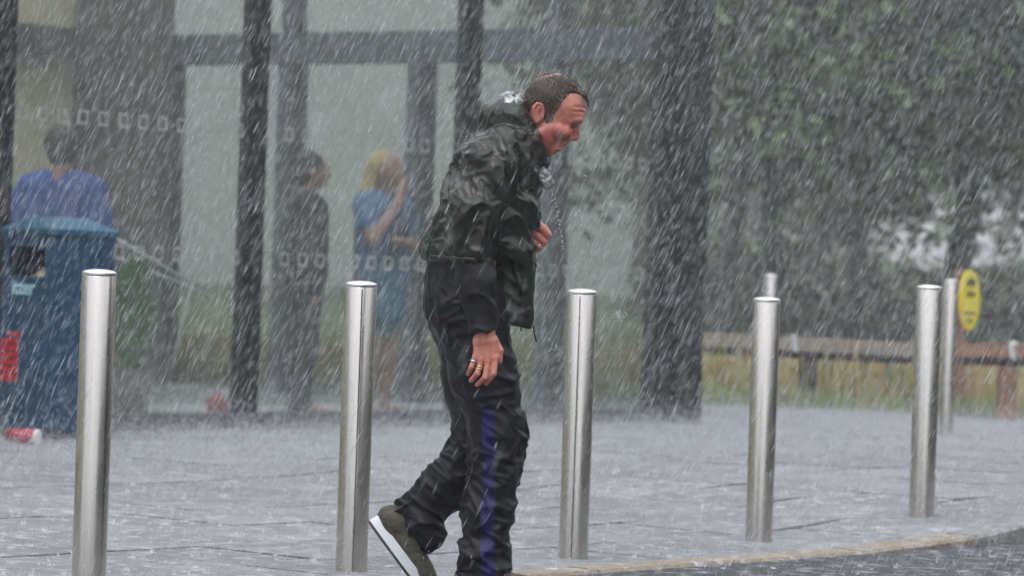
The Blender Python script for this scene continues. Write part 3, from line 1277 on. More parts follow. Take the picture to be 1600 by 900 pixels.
# neck and head
B.cap(mq(842, 205), mq(800, 255), .056, .070, k=.03)
B.ell(mq(868, 160), (.099, .077, .086), HA, k=.01)
B.ell(mq(845, 175), (.06, .066, .06), HA, k=.02)
fx_ = (mq(866, 240) - mq(909, 188)); fx_ /= np.linalg.norm(fx_)
ff = np.array((-fx_[2], 0, fx_[0])); ff = ff if ff[0] > 0 else -ff
B.ell(mq(868, 198), (.047, .061, .078), [ff, (0, 1, 0), fx_], k=.025)
B.ell(mq(886, 172), (.058, .062, .045), HA, k=.02)                       # forehead
for y in (-1, 1):
    B.cap(mq(845, 207, y * .056), mq(860, 233, y * .014), .020, .016, k=.022)
    B.ell(mq(880, 207, y * .040), (.022, .019, .019), k=.018)             # cheek bone
    B.cap(mq(886, 213, y * .026), mq(874, 232, y * .026), .010, .010, k=.014)
B.cap(mq(862, 233, -.012), mq(862, 233, .012), .0165, k=.014)
B.cap(mq(865, 236, 0), mq(866, 235, 0), .011, k=.01)
B.cap(mq(888, 206, -.018), mq(888, 206, .018), .015, k=.012)
B.cap(mq(893, 199, -.012), mq(893, 199, .012), .013, k=.010)
B.cap(mq(904, 188, -.030), mq(904, 188, .030), .0115, k=.014)            # brow
B.chain([mq(900.5, 195), mq(901, 206), mq(898.5, 215)], [.0072, .0088, .0118], k=.008)   # nose
for y in (-1, 1):
    B.ell(mq(890.5, 217, y * .0125), (.0105, .0075, .0085), k=.005)
    B.ell(mq(894.5, 221.5, y * .0085), (.004, .0035, .003), op='s', k=.003)


def skin_y(px, py):
    """how far towards the viewer the skin lies at this place of the profile"""
    ys = np.linspace(-.14, .02, 161)
    P_ = np.repeat(mq(px, py)[None], len(ys), 0).astype(np.float32)
    P_[:, 1] = MY + ys
    d = B.ev(P_)
    i = np.argmax(d < 0)
    return float(ys[i]) if d[i] < 0 else 0.0


def on_skin(pts, lift=0.0):
    return [(a_, b_, skin_y(a_, b_) - lift) for a_, b_ in pts]


def groove(pts, r, lift, k=.005):
    Q_ = on_skin(pts, lift)
    for sgn in (1, -1):
        B.chain([mq(a_, b_, c_ * sgn) for a_, b_, c_ in Q_], [r] * len(Q_), 's', k)


def ridge(pts, r, lift, k=.006):
    Q_ = on_skin(pts, lift)
    for sgn in (1, -1):
        B.chain([mq(a_, b_, c_ * sgn) for a_, b_, c_ in Q_], [r] * len(Q_), 'u', k)


ridge([(907, 190), (899, 189), (889, 191)], .0075, -.004, .008)
ey = skin_y(895, 199)
for sgn in (1, -1):
    B.ell(mq(895, 199.5, (ey - .003) * sgn), (.0135, .0105, .0095), op='s', k=.008)
    B.ell(mq(893, 200, (ey + .007) * sgn), (.0115, .0105, .0085), k=.003)
ridge([(900, 196.5), (894, 196.5), (887, 199.5)], .0034, .0002, .003)
ridge([(898, 204), (892, 205), (886, 203.5)], .0036, -.0015, .004)
groove([(889, 212.5), (884, 216), (879, 222), (876, 230)], .0042, .0027)
groove([(872, 215), (869, 222), (868, 229)], .0040, .0037)
groove([(886, 199), (877, 196.5)], .0028, .0012, .003)
groove([(886, 203), (877, 205)], .0028, .0012, .003)
groove([(914, 177), (906, 175.5), (894, 176)], .0028, .0021, .003)
groove([(916, 170), (908, 168), (896, 168.5)], .0028, .0021, .003)
ridge([(884, 208), (872, 204), (861, 200)], .010, -.0105, .022)
B.cap(mq(884, 222.5, -.018), mq(884, 222.5, .018), .0085, k=.008)        # upper lip
B.cap(mq(883.5, 226.5, -.014), mq(883.5, 226.5, .014), .0058, k=.004)
B.cap(mq(878.5, 232, -.014), mq(878.5, 232, .014), .0070, k=.006)
B.cap(mq(885.5, 229.3, -.02), mq(885.5, 229.3, .02), .0028, op='s', k=.004)   # mouth line
B.cap(mq(876.5, 237, -.012), mq(876.5, 237, .012), .006, op='s', k=.008)
for y in (-1, 1):                                                          # ears
    ea = math.radians(8)
    EA = [(math.cos(ea), 0, -math.sin(ea)), (0, 1, 0), (math.sin(ea), 0, math.cos(ea))]
    B.ell(mq(840.5, 179, y * .076), (.0205, .012, .036), EA, k=.006)
    B.ell(mq(843.5, 180, y * .091), (.0115, .0095, .021), EA, op='s', k=.004)
    B.chain([mq(846, 166, y * .084), mq(839, 163.5, y * .087), mq(833.5, 170, y * .087), mq(833, 183, y * .086), mq(838, 193, y * .083)], [.004, .0045, .0045, .004, .0045], k=.003)
    B.cap(mq(847, 183, y * .080), mq(847, 187, y * .080), .005, k=.004)
# right hand: hanging, fingers loosely curled, back of the hand to the viewer
HZ = -.235
B.ecap(mq(757, 512, HZ), mq(758, 530, HZ), (.033, .023), (.036, .020), k=.012)
B.ecap(mq(759, 532, HZ), mq(760, 556, HZ), (.037, .0165), (.041, .015), k=.012)
fing = [
    [(744, 556, 0), (738, 571, -.006), (733, 582, .012)],
    [(753, 561, -.004), (747, 581, -.012), (737.5, 592, .008)],
    [(763.5, 563, -.005), (759, 587, -.013), (747, 598, .008)],
    [(774, 558, -.002), (772, 581, -.010), (760.5, 596, .010)]]
for f_, r_ in zip(fing, (.0088, .0100, .0105, .0103)):
    P_ = [mq(a_, b_, HZ + c_) for a_, b_, c_ in f_]
    B.ell(P_[0], (r_ * 1.18,) * 3, k=.008)
    B.chain(P_, [r_ * 1.04, r_ * .98, r_ * .82], k=.0025)
B.chain([mq(772, 528, HZ + .012), mq(781, 546, HZ + .012), mq(781, 563, HZ + .014)], [.014, .0115, .009], k=.006)
# left hand: a fist holding the jacket shut
B.ell(mq(831, 372, .012), (.034, .024, .042), k=.01)
fist = [[(832, 351), (846, 357), (855, 367), (846, 376)], [(825, 364), (840, 370), (849, 379), (840, 386)],
        [(823, 375), (834, 380), (842, 387), (834, 392)], [(822, 385), (829, 389), (834.5, 394), (828, 397)]]
for f_, r_, z_ in zip(fist, (.0140, .0132, .0122, .0105), (-.022, -.026, -.026, -.022)):
    P_ = [mq(f_[0][0], f_[0][1], z_), mq(f_[1][0], f_[1][1], z_ - .006), mq(f_[2][0], f_[2][1], z_ + .004), mq(f_[3][0], f_[3][1], z_ + .03)]
    B.chain(P_, [r_ * 1.05, r_, r_ * .98, r_ * .85], k=.0022)
B.chain([mq(838, 350, .012), mq(850, 356, .020), mq(858, 368, .014)], [.0135, .012, .0105], k=.004)
me = B.mesh('person', .003, org=man_org)
smooth_mesh(me, 1, .35)
W = get_co(me) + man_org.astype(np.float32)


def spot(px, py, dy, r, mirror=False):
    d = np.linalg.norm((W - mq(px, py, dy).astype(np.float32)) / np.array(r, np.float32), axis=1)
    s = np.exp(-d * d)[:, None]
    if mirror:
        s = np.maximum(s, spot(px, py, -dy, r))
    return s


C = np.tile(np.array((.57, .245, .18)), (len(W), 1))
red = np.array((.54, .125, .10))
dark = np.array((.06, .028, .022))  # painted shade in nostrils, ears and mouth; also brow and eye
for px, py, dy, r, k in ((882, 208, -.045, (.035,) * 3, .85), (898, 214, 0, (.018,) * 3, .8), (860, 220, -.06, (.035,) * 3, .55), (845, 225, -.05, (.04,) * 3, .6),
                         (840, 178, -.085, (.03,) * 3, .45), (900, 178, -.03, (.03,) * 3, .35), (865, 238, 0, (.02,) * 3, .4), (760, 562, HZ, (.03, .03, .016), .6), (850, 370, -.02, (.03,) * 3, .4)):
    s = spot(px, py, dy, r, abs(dy) < .09 and dy != 0) * k
    C = C * (1 - s) + red * s
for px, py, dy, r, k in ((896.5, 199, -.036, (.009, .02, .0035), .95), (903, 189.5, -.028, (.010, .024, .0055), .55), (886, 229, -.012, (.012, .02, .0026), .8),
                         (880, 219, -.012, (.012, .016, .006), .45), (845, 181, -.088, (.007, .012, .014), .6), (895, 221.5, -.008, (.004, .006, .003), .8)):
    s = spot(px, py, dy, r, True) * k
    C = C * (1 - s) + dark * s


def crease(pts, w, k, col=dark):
    """shade of grooves and folds painted as dark lines, plus brow hair"""
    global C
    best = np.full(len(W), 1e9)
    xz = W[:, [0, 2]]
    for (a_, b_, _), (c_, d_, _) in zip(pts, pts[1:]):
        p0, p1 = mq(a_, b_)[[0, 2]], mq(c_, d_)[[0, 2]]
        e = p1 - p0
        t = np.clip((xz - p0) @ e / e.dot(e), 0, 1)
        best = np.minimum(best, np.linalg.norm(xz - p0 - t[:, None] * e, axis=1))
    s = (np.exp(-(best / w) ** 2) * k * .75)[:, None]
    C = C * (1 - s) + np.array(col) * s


furrow_shade = (.20, .06, .045)
crease([(889, 213, -.02), (882, 219, -.032), (875, 229, -.034)], .0035, .75, furrow_shade)
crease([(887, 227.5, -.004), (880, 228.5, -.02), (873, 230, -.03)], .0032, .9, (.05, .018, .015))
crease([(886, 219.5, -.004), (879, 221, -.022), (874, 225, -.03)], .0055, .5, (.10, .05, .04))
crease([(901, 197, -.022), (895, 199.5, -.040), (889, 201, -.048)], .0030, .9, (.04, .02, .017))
crease([(897, 205, -.024), (890, 207, -.042)], .0026, .5, furrow_shade)
crease([(887, 199, -.054), (878, 197, -.062)], .0026, .45, furrow_shade)
crease([(887, 203, -.054), (879, 205, -.062)], .0026, .40, furrow_shade)
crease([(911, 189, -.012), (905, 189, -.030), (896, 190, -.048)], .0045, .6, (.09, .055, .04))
crease([(915, 176, -.01), (909, 175, -.035), (900, 175, -.052)], .0024, .40, furrow_shade)
crease([(917, 169, -.01), (911, 168, -.035), (902, 168, -.052)], .0024, .35, furrow_shade)
crease([(912, 183, -.004), (909, 190, -.006)], .0026, .4, furrow_shade)
crease([(855, 205, -.064), (850, 218, -.058), (858, 229, -.036)], .006, .22, furrow_shade)
crease([(838, 168, -.086), (835, 178, -.088), (838, 190, -.086)], .0024, .6, furrow_shade)
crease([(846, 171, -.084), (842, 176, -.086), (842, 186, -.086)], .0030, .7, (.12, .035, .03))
# stubble on the jaw
s = spot(864, 229, -.03, (.03, .05, .022), True) * .25
C = C * (1 - s) + np.array((.22, .11, .09)) * s
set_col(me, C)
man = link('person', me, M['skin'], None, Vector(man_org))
tag(man, 'man with wet hair walking bent forward through the rain in a dark olive jacket', 'person')


def poly_sdf(pts):
    Q = np.array([mq(*q)[[0, 2]] for q in pts], np.float32)

    def fn(P):
        p = P[:, [0, 2]]
        d = np.full(len(p), 1e9, np.float32)
        s = np.ones(len(p), np.float32)
        for i in range(len(Q)):
            a, b_ = Q[i], Q[i - 1]
            e = b_ - a
            w = p - a
            t = np.clip(w @ e / e.dot(e), 0, 1)
            d = np.minimum(d, ((w - t[:, None] * e) ** 2).sum(1))
            c1 = p[:, 1] >= a[1]
            c2 = p[:, 1] < b_[1]
            c3 = e[0] * w[:, 1] > e[1] * w[:, 0]
            s = np.where((c1 & c2 & c3) | (~c1 & ~c2 & ~c3), -s, s)
        return s * np.sqrt(d)
    return fn


# --- hair
def hair_mat():
    m, nt, lk, b = mat_new('wet_brown_hair')
    a = nt.new('ShaderNodeAttribute')
    a.attribute_name = 'tone'
    lk.new(a.outputs['Color'], b.inputs['Base Color'])
    b.inputs['Roughness'].default_value = .42
    b.inputs['Specular IOR Level'].default_value = .35
    return m


M['hair'] = hair_mat()
H = SDF()
hc = mq(868, 165)
BH_ = SDF()
BH_.ops = [o__ for o__ in B.ops if np.linalg.norm(o__[1] - hc) - o__[2] < .13 and not (o__[2] < .05 and np.linalg.norm((o__[1] - mq(840, 180))[[0, 2]]) < .05)]
H.field(lambda P: BH_.ev(P) - .0050, hc, .155, 'u', .01)
HP = [(800, 150), (821, 142), (834, 126), (847, 119.5), (866, 117), (880, 111), (890, 96), (935, 96), (935, 160), (926, 170), (921.5, 167), (917, 157), (909, 150), (897, 145.5), (887, 147), (881, 154), (876, 164), (869, 174), (864, 182), (860, 190), (855, 194), (851, 190), (849, 178), (846, 166), (839, 160), (831, 166), (827, 178), (829, 196), (822, 204), (800, 200)]
H.field(poly_sdf(HP), mq(868, 160), 1, 'i', .006)
me = H.mesh('hair', .0026, org=man_org)
Wh = get_co(me) + man_org.astype(np.float32)
cr = mq(848, 122)


def flow(Wp):
    """coordinates along and across the combed strands (fan out from the crown)"""
    d = Wp - cr.astype(np.float32)
    ang_ = np.arctan2(-(d[:, 2]), d[:, 0])
    rad_ = np.sqrt(d[:, 0] ** 2 + d[:, 2] ** 2)
    return ang_, rad_


def strands(Wp, N):
    an, ra = flow(Wp)
    return .0030 * ridged(np.stack([an * 15 + 2 * perlin(Wp * 18), ra * 16, Wp[:, 1] * 55], 1)) + .0014 * perlin(np.stack([an * 46, ra * 30, Wp[:, 1] * 150], 1)) - .0015


displace(me, strands, man_org)
an, ra = flow(Wh)
st_ = np.clip(.5 + .9 * perlin(np.stack([an * 30 + 2 * perlin(Wh * 20), ra * 20, Wh[:, 1] * 90], 1)), 0, 1)[:, None]
C = np.array((.014, .010, .007)) * (1 - st_) + np.array((.068, .048, .034)) * st_
edge = np.clip(-poly_sdf(HP)(Wh) / .007 + .5 * (st_[:, 0] - .3), 0, 1)[:, None]
face_side = (Wh[:, 0] > mq(858, 170)[0])[:, None] & (Wh[:, 2] < mq(860, 148)[2])[:, None]
C = np.where(face_side, C * edge + np.array((.40, .19, .14)) * (1 - edge), C)
tuft = lambda px, py, dy, r: np.exp(-(np.linalg.norm((Wh - mq(px, py, dy).astype(np.float32)) / np.array(r, np.float32), axis=1) ** 2))[:, None]
bald = np.clip(tuft(857, 110, 0, (.052, .075, .022)) * 1.6, 0, 1) * (.45 + .55 * (1 - st_))
C = C * (1 - bald) + np.array((.42, .22, .17)) * bald
grey = np.clip(tuft(855, 190, -.07, (.014, .03, .022)) * .4, 0, 1) * st_
C = C * (1 - grey) + np.array((.36, .34, .32)) * grey
set_col(me, C)
hair = link('hair', me, M['hair'], man)
# loose wet locks lying over the hair
mb = MB()
for k in range(90):
    a_ = random.uniform(-.2, 1.35)
    dy = random.uniform(-.075, .03)
    P_ = []
    for t in np.linspace(0, 1, 5):
        q_ = cr + np.array((math.cos(a_ + .25 * t), 0, -math.sin(a_ + .25 * t))) * (.03 + .10 * t + random.uniform(0, .006))
        q_[1] = MY + dy * (1 + .15 * t)
        c_ = mq(868, 160)
        d_ = q_ - c_
        loc_ = np.array((d_.dot(HF) / .1055, d_[1] / .0835, d_.dot(HU) / .0925))
        n_ = np.linalg.norm(loc_)
        if n_ < 1e-3:
            continue
        loc_ /= n_
        # keep the lock on the near upper skin of the skull
        P_.append(c_ + HF * loc_[0] * .1055 + np.array((0, 1, 0)) * loc_[1] * .0835 + HU * loc_[2] * .0925)
    inside = poly_sdf(HP)(np.array(P_, np.float32))
    P_ = [q_ for q_, s in zip(P_, inside) if s < 0]
    if len(P_) >= 3:
        mb.tube(P_, [.0011] + [.0013] * (len(P_) - 2) + [.0003], 5)
# forelock dripping over the brow
for k in range(16):
    y_ = random.uniform(-.05, .04)
    a_ = mq(random.uniform(905, 917), random.uniform(140, 150), y_)
    b_ = mq(random.uniform(915, 918), random.uniform(150, 156), y_)
    c_ = mq(random.uniform(918, 921), random.uniform(160, 168), y_ * .9)
    mb.tube([a_, b_, c_], [.002, .0022, .0004], 5)
hl = [(897, 145.5), (887, 147), (881, 154), (876, 164), (869, 174), (864, 184), (861, 193)]
for k in range(60):
    t = random.uniform(0, len(hl) - 1.001)
    i = int(t)
    px = hl[i][0] + (hl[i + 1][0] - hl[i][0]) * (t - i)
    py = hl[i][1] + (hl[i + 1][1] - hl[i][1]) * (t - i)
    L0 = random.uniform(1.5, 5)
    dx, dy_ = random.uniform(-.1, .8), random.uniform(.4, 1)
    q3 = [(px - dx * 5, py - dy_ * 5), (px, py), (px + dx * L0, py + dy_ * L0)]
    mb.tube([mq(a_, b_, skin_y(a_, b_) - h_) for (a_, b_), h_ in zip(q3, (.006, .0035, .0004))], [.0008, .0006, .0002], 5)
for k in range(40):                  # thin hair combed over the bare crown
    px, py = random.uniform(838, 872), random.uniform(111, 124)
    y0 = random.uniform(-.05, .03)
    P_ = []
    for t in (0, .5, 1):
        d_ = mq(px + 14 * t, py - 3 * t + 5 * t * t) - mq(868, 160)
        loc_ = np.array((d_.dot(HF) / .101, y0 / .079, d_.dot(HU) / .088))
        loc_ /= np.linalg.norm(loc_)
        P_.append(mq(868, 160) + HF * loc_[0] * .101 + np.array((0, 1, 0)) * loc_[1] * .079 + HU * loc_[2] * .088)
    mb.tube(P_, [.0008, .0008, .0003], 5)
lk_me = mb.build('loose_lock', M['hair'], man, man_org)
nv = len(lk_me.data.vertices)
set_col(lk_me.data, np.tile(np.array((.05, .034, .025)), (nv, 1)))

# --- jacket
J = SDF()
J.ecap(mq(800, 226), mq(779, 268), (.080, .165), (.125, .200), k=.05)
J.ecap(mq(779, 268), mq(762, 328), (.125, .200), (.143, .205), k=.05)
J.ecap(mq(762, 328), mq(726, 385), (.143, .205), (.118, .195), k=.05)
J.ecap(mq(726, 384), mq(722, 396), (.117, .195), (.120, .195), k=.02)
for y in (-1, 1):
    J.chain([mq(785, 240, y * .135), mq(772, 262, y * .185)], [.07, .075], k=.05)
J.chain([mq(772, 262, -.185), mq(742, 330, -.218), mq(738, 392, -.225)], [.074, .072, .062], k=.03)
J.chain([mq(772, 262, .185), mq(752, 330, .215), mq(752, 368, .215), mq(806, 372, .06)], [.074, .072, .066, .05], k=.03)
# front panel pulled forward and hanging low
J.ecap(mq(806, 330, .0), mq(803, 400, .0), (.068, .15), (.060, .15), k=.04)
J.rbox(mq(803, 445, .01), (.060, .135, .150), None, .035, k=.035)
J.chain([mq(818, 290, -.02), mq(823, 345, -.03)], [.035, .030], k=.03)
# flat cut hems
J.field(poly_sdf([(600, 100), (900, 100), (900, 420), (836, 516), (815, 508), (796, 505), (776, 500), (772, 411), (740, 411), (664, 403), (600, 400)]), mq(740, 300), 1, 'i', .004)
# open front round the fist
J.ell(mq(836, 371, -.02), (.038, .06, .055), op='s', k=.010)
J.ell(mq(848, 205, 0), (.07, .055, .085), op='s', k=.01)
# hood bunched round the neck
for y in (-1, 1):
    J.chain([mq(783, 183, y * .0), mq(786, 184, y * .055), mq(803, 195, y * .093), mq(826, 222, y * .085), mq(842, 244, y * .035), mq(845, 252, 0)], [.050, .052, .043, .034, .024, .022], k=.02)
    J.chain([mq(797, 166, 0), mq(801, 168, y * .05), mq(815, 182, y * .085)], [.032, .032, .024], k=.015)
J.ell(mq(777, 193, 0), (.052, .09, .05), k=.03)
J.chain([mq(843, 246, -.01), mq(846, 268, -.015), mq(842, 300, -.03), mq(836, 340, -.035)], [.018, .014, .012, .010], k=.012)
me = J.mesh('jacket', .0042, org=man_org)


def jack_folds(Wp, N):
    q = Wp - man_org.astype(np.float32)
    wob = np.stack([perlin(q * 5), perlin(q * 5 + 31), perlin(q * 5 + 77)], 1)
    sharp = lambda r_: np.clip(r_, 0, 1) ** 2.2
    a = sharp(ridged(np.stack([q[:, 0] * 7 + q[:, 2] * 4, q[:, 1] * 4, q[:, 2] * 6 - q[:, 0] * 6], 1) + wob * 1.3))
    b_ = sharp(ridged(np.stack([q[:, 0] * 15 - q[:, 2] * 5, q[:, 1] * 9, q[:, 2] * 12 + q[:, 0] * 9], 1) + wob * 2.0))
    c_ = sharp(ridged(q * np.array((30, 22, 26), np.float32) + wob * 2.5))
    vert = sharp(ridged(np.stack([q[:, 0] * 24 + q[:, 2] * 3, q[:, 1] * 20, q[:, 2] * 3], 1) + wob))
    hood = np.exp(-((Wp[:, 2] - mq(790, 185)[2]) / .07) ** 2)
    low = sstep((mq(800, 395)[2] - Wp[:, 2]) / .06)
    amp = (1 - .35 * hood) * (1 - low)
    return amp * (.019 * (a - .35) + .010 * (b_ - .35) + .0040 * (c_ - .35)) + low * (.010 * (vert - .4) + .004 * (b_ - .35))


displace(me, jack_folds, man_org)
smooth_mesh(me, 1, .3)
jacket = link('jacket', me, M['jacket'], man)
jv, jn = get_co(me) + man_org.astype(np.float32), get_no(me)
# elastic hem across the hips
HB_ = SDF()
HB_.ecap(mq(728, 380), mq(722, 398), (.124, .202), (.126, .202), k=.02)
HB_.chain([mq(742, 330, -.218), mq(738, 396, -.225)], [.077, .068], k=.03)
HB_.field(poly_sdf([(640, 395), (664, 397), (700, 401), (740, 404), (768, 404), (768, 413), (740, 413.5), (700, 410.5), (664, 406.5), (640, 404)]), mq(720, 404), 1, 'i', .006)
me = HB_.mesh('hem_band', .0038, org=man_org)
displace(me, lambda Wp, N: .005 * ridged(np.stack([Wp[:, 0] * 40, Wp[:, 1] * 40, Wp[:, 2] * 6], 1)) - .003)
link('hem_band', me, M['jacket'], jacket)
# reflective lining of the hood
R_ = SDF()
for y in (-1, 1):
    R_.chain([mq(797, 166, 0), mq(801, 168, y * .05), mq(815, 182, y * .085)], [.043, .043, .034], k=.015)
R_.field(poly_sdf([(780, 138), (821, 138), (818, 168), (806, 170), (783, 166)]), mq(800, 155), 1, 'i', .005)
me = R_.mesh('reflective_lining', .004, org=man_org)
displace(me, lambda Wp, N: .007 * ridged(Wp * np.array((40, 30, 50), np.float32)) - .004)
link('reflective_lining', me, M['silver'], jacket)
# silver pull tab under the chin
ta = math.radians(-58)
TA = [(math.cos(ta), 0, math.sin(ta)), (0, 1, 0), (-math.sin(ta), 0, math.cos(ta))]
R_ = SDF()
R_.rbox(mq(851, 278, -.025), (.034, .012, .018), TA, .008)
me = R_.mesh('pull_tab', .003, org=man_org)
tdir = np.array(TA[0], np.float32)
displace(me, lambda Wp, N: .007 * (ridged(Wp * np.array((45, 60, 45), np.float32)) - .5))
link('pull_tab', me, M['silver'], jacket)
for pts in (((848, 250, -.02), (850, 258, -.022), (849, 268, -.024)), ((844, 250, -.02), (846, 259, -.022), (845, 270, -.024)),
            ((833, 508, -.03), (835, 520, -.032), (838, 534, -.03)), ((812, 505, -.03), (814, 512, -.032), (815, 517, -.03))):
    mb = MB()
    mb.tube([mq(*q) for q in pts], .0028, 6)
    mb.build('drawcord', M['drawcord'], jacket, man_org)

# --- black sleeve showing below the jacket
S = SDF()
S.chain([mq(737, 380, -.215), mq(745, 440, -.225), mq(756, 512, -.23)], [.062, .056, .047], k=.03)
S.field(poly_sdf([(650, 300), (900, 300), (900, 510), (776, 516), (738, 521), (650, 521)]), mq(745, 440), 1, 'i', .01)
me = S.mesh('sleeve', .0042, org=man_org)
displace(me, lambda Wp, N: .010 * (np.clip(ridged(np.stack([Wp[:, 0] * 12, Wp[:, 1] * 9, Wp[:, 2] * 15 + Wp[:, 0] * 14], 1)), 0, 1) ** 2 - .4) + .002 * perlin(Wp * 40))
link('sleeve', me, M['sleeve'], man)

# --- trousers
def trouser_mat():
    m = cloth_mat('wet_black_trousers', (.0035, .0035, .0045), (.009, .009, .011), .34, .55, bm=.25, spec=.22)
    nt, lk = m.node_tree.nodes, m.node_tree.links
    b = nt['Principled BSDF']
    old = b.inputs['Base Color'].links[0].from_socket
    a = nt.new('ShaderNodeAttribute')
    a.attribute_name = 'stripe'
    r = nt.new('ShaderNodeValToRGB')
    r.color_ramp.interpolation = 'LINEAR'
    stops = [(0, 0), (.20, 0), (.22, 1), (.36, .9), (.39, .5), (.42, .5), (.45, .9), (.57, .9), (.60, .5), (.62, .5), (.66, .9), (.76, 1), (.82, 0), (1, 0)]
    el = r.color_ramp.elements
    while len(el) < len(stops):
        el.new(.5)
    for e, (p_, v_) in zip(el, stops):
        e.position = p_
        e.color = (v_, v_, v_, 1)
    lk.new(a.outputs['Fac'], r.inputs[0])
    mx = nt.new('ShaderNodeMix')
    mx.data_type = 'RGBA'
    a2 = nt.new('ShaderNodeAttribute')
    a2.attribute_name = 'stripe_mask'
    mu = nt.new('ShaderNodeMath')
    mu.operation = 'MULTIPLY'
    lk.new(r.outputs[0], mu.inputs[0])
    lk.new(a2.outputs['Fac'], mu.inputs[1])
    lk.new(mu.outputs[0], mx.inputs[0])
    lk.new(old, mx.inputs[6])
    mx.inputs[7].default_value = (.013, .012, .10, 1)
    lk.new(mx.outputs[2], b.inputs['Base Color'])
    return m


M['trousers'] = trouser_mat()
T_ = SDF()
T_.ecap(mq(726, 405), mq(724, 478), (.118, .175), (.126, .185), k=.05)
T_.chain([mq(737, 485, -.085), mq(757, 590, -.09), mq(779, 672, -.09)], [.118, .102, .086], k=.04)
T_.chain([mq(779, 672, -.09), mq(777, 710, -.09), mq(762, 800, -.085), mq(755, 868, -.085), mq(753, 908, -.085)], [.086, .082, .073, .070, .077], k=.03)
T_.cap(mq(778, 866, -.085), mq(782, 892, -.085), .034, .026, k=.03)
T_.chain([mq(728, 485, .085), mq(742, 600, .085), mq(752, 690, .085)], [.118, .10, .088], k=.04)
T_.chain([mq(752, 690, .085), mq(700, 758, .09), mq(652, 812, .09)], [.086, .077, .068], k=.03)
T_.cap(mq(640, 798, .09), mq(668, 834, .09), .045, .048, k=.03)
T_.cap(mq(655, 815, .09), mq(660, 840, .09), .060, .050, k=.03)
T_.ell(mq(745, 500, 0), (.09, .1, .07), k=.05)
T_.field(poly_sdf([(600, 395), (900, 395), (900, 925), (700, 925), (705, 880), (672, 866), (640, 838), (618, 798), (560, 700)]), mq(740, 650), 1, 'i', .012)
me = T_.mesh('trousers', .0045, org=man_org)


def leg_folds(Wp, N):
    q = Wp - man_org.astype(np.float32)
    wob = np.stack([perlin(q * 6 + 5), perlin(q * 6 + 41), perlin(q * 6 + 87)], 1)
    a = ridged(np.stack([q[:, 0] * 8 + q[:, 2] * 3, q[:, 1] * 7, q[:, 2] * 10 - q[:, 0] * 6], 1) + wob * 1.5)
    b_ = ridged(np.stack([q[:, 0] * 12, q[:, 1] * 10, q[:, 2] * 26 + q[:, 0] * 14], 1) + wob * 1.6)
    low = sstep((.75 - q[:, 2]) / .45)
    a = np.clip(a, 0, 1) ** 2
    b_ = np.clip(b_, 0, 1) ** 2
    return .016 * (a - .4) * (.6 + .5 * low) + .009 * (b_ - .4) * (.35 + .8 * low) + .0012 * perlin(q * 45)


displace(me, leg_folds, man_org)
smooth_mesh(me, 1, .3)
Wt = get_co(me) + man_org.astype(np.float32)
cl = np.array([mq(a_, b_)[[0, 2]] for a_, b_ in ((745, 470), (758, 560), (761, 620), (765, 680), (766, 740), (761, 800), (762, 860), (762, 940))])
o_ = np.argsort(cl[:, 1])
cx = np.interp(Wt[:, 2], cl[o_, 1], cl[o_, 0])
u_ = (Wt[:, 0] - cx) / .070 + .5 + .12 * perlin(Wt * 14)
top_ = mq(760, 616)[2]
mask = (Wt[:, 1] < MY - .10) * np.clip(.78 + .9 * perlin(Wt * 26), 0, 1) * sstep((top_ + .05 * perlin(Wt * 20) - Wt[:, 2]) / .06)  # mottle put into the colour imitates wet reflections on the stripe
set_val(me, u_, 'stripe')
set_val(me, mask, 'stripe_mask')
link('trousers', me, M['trousers'], man)


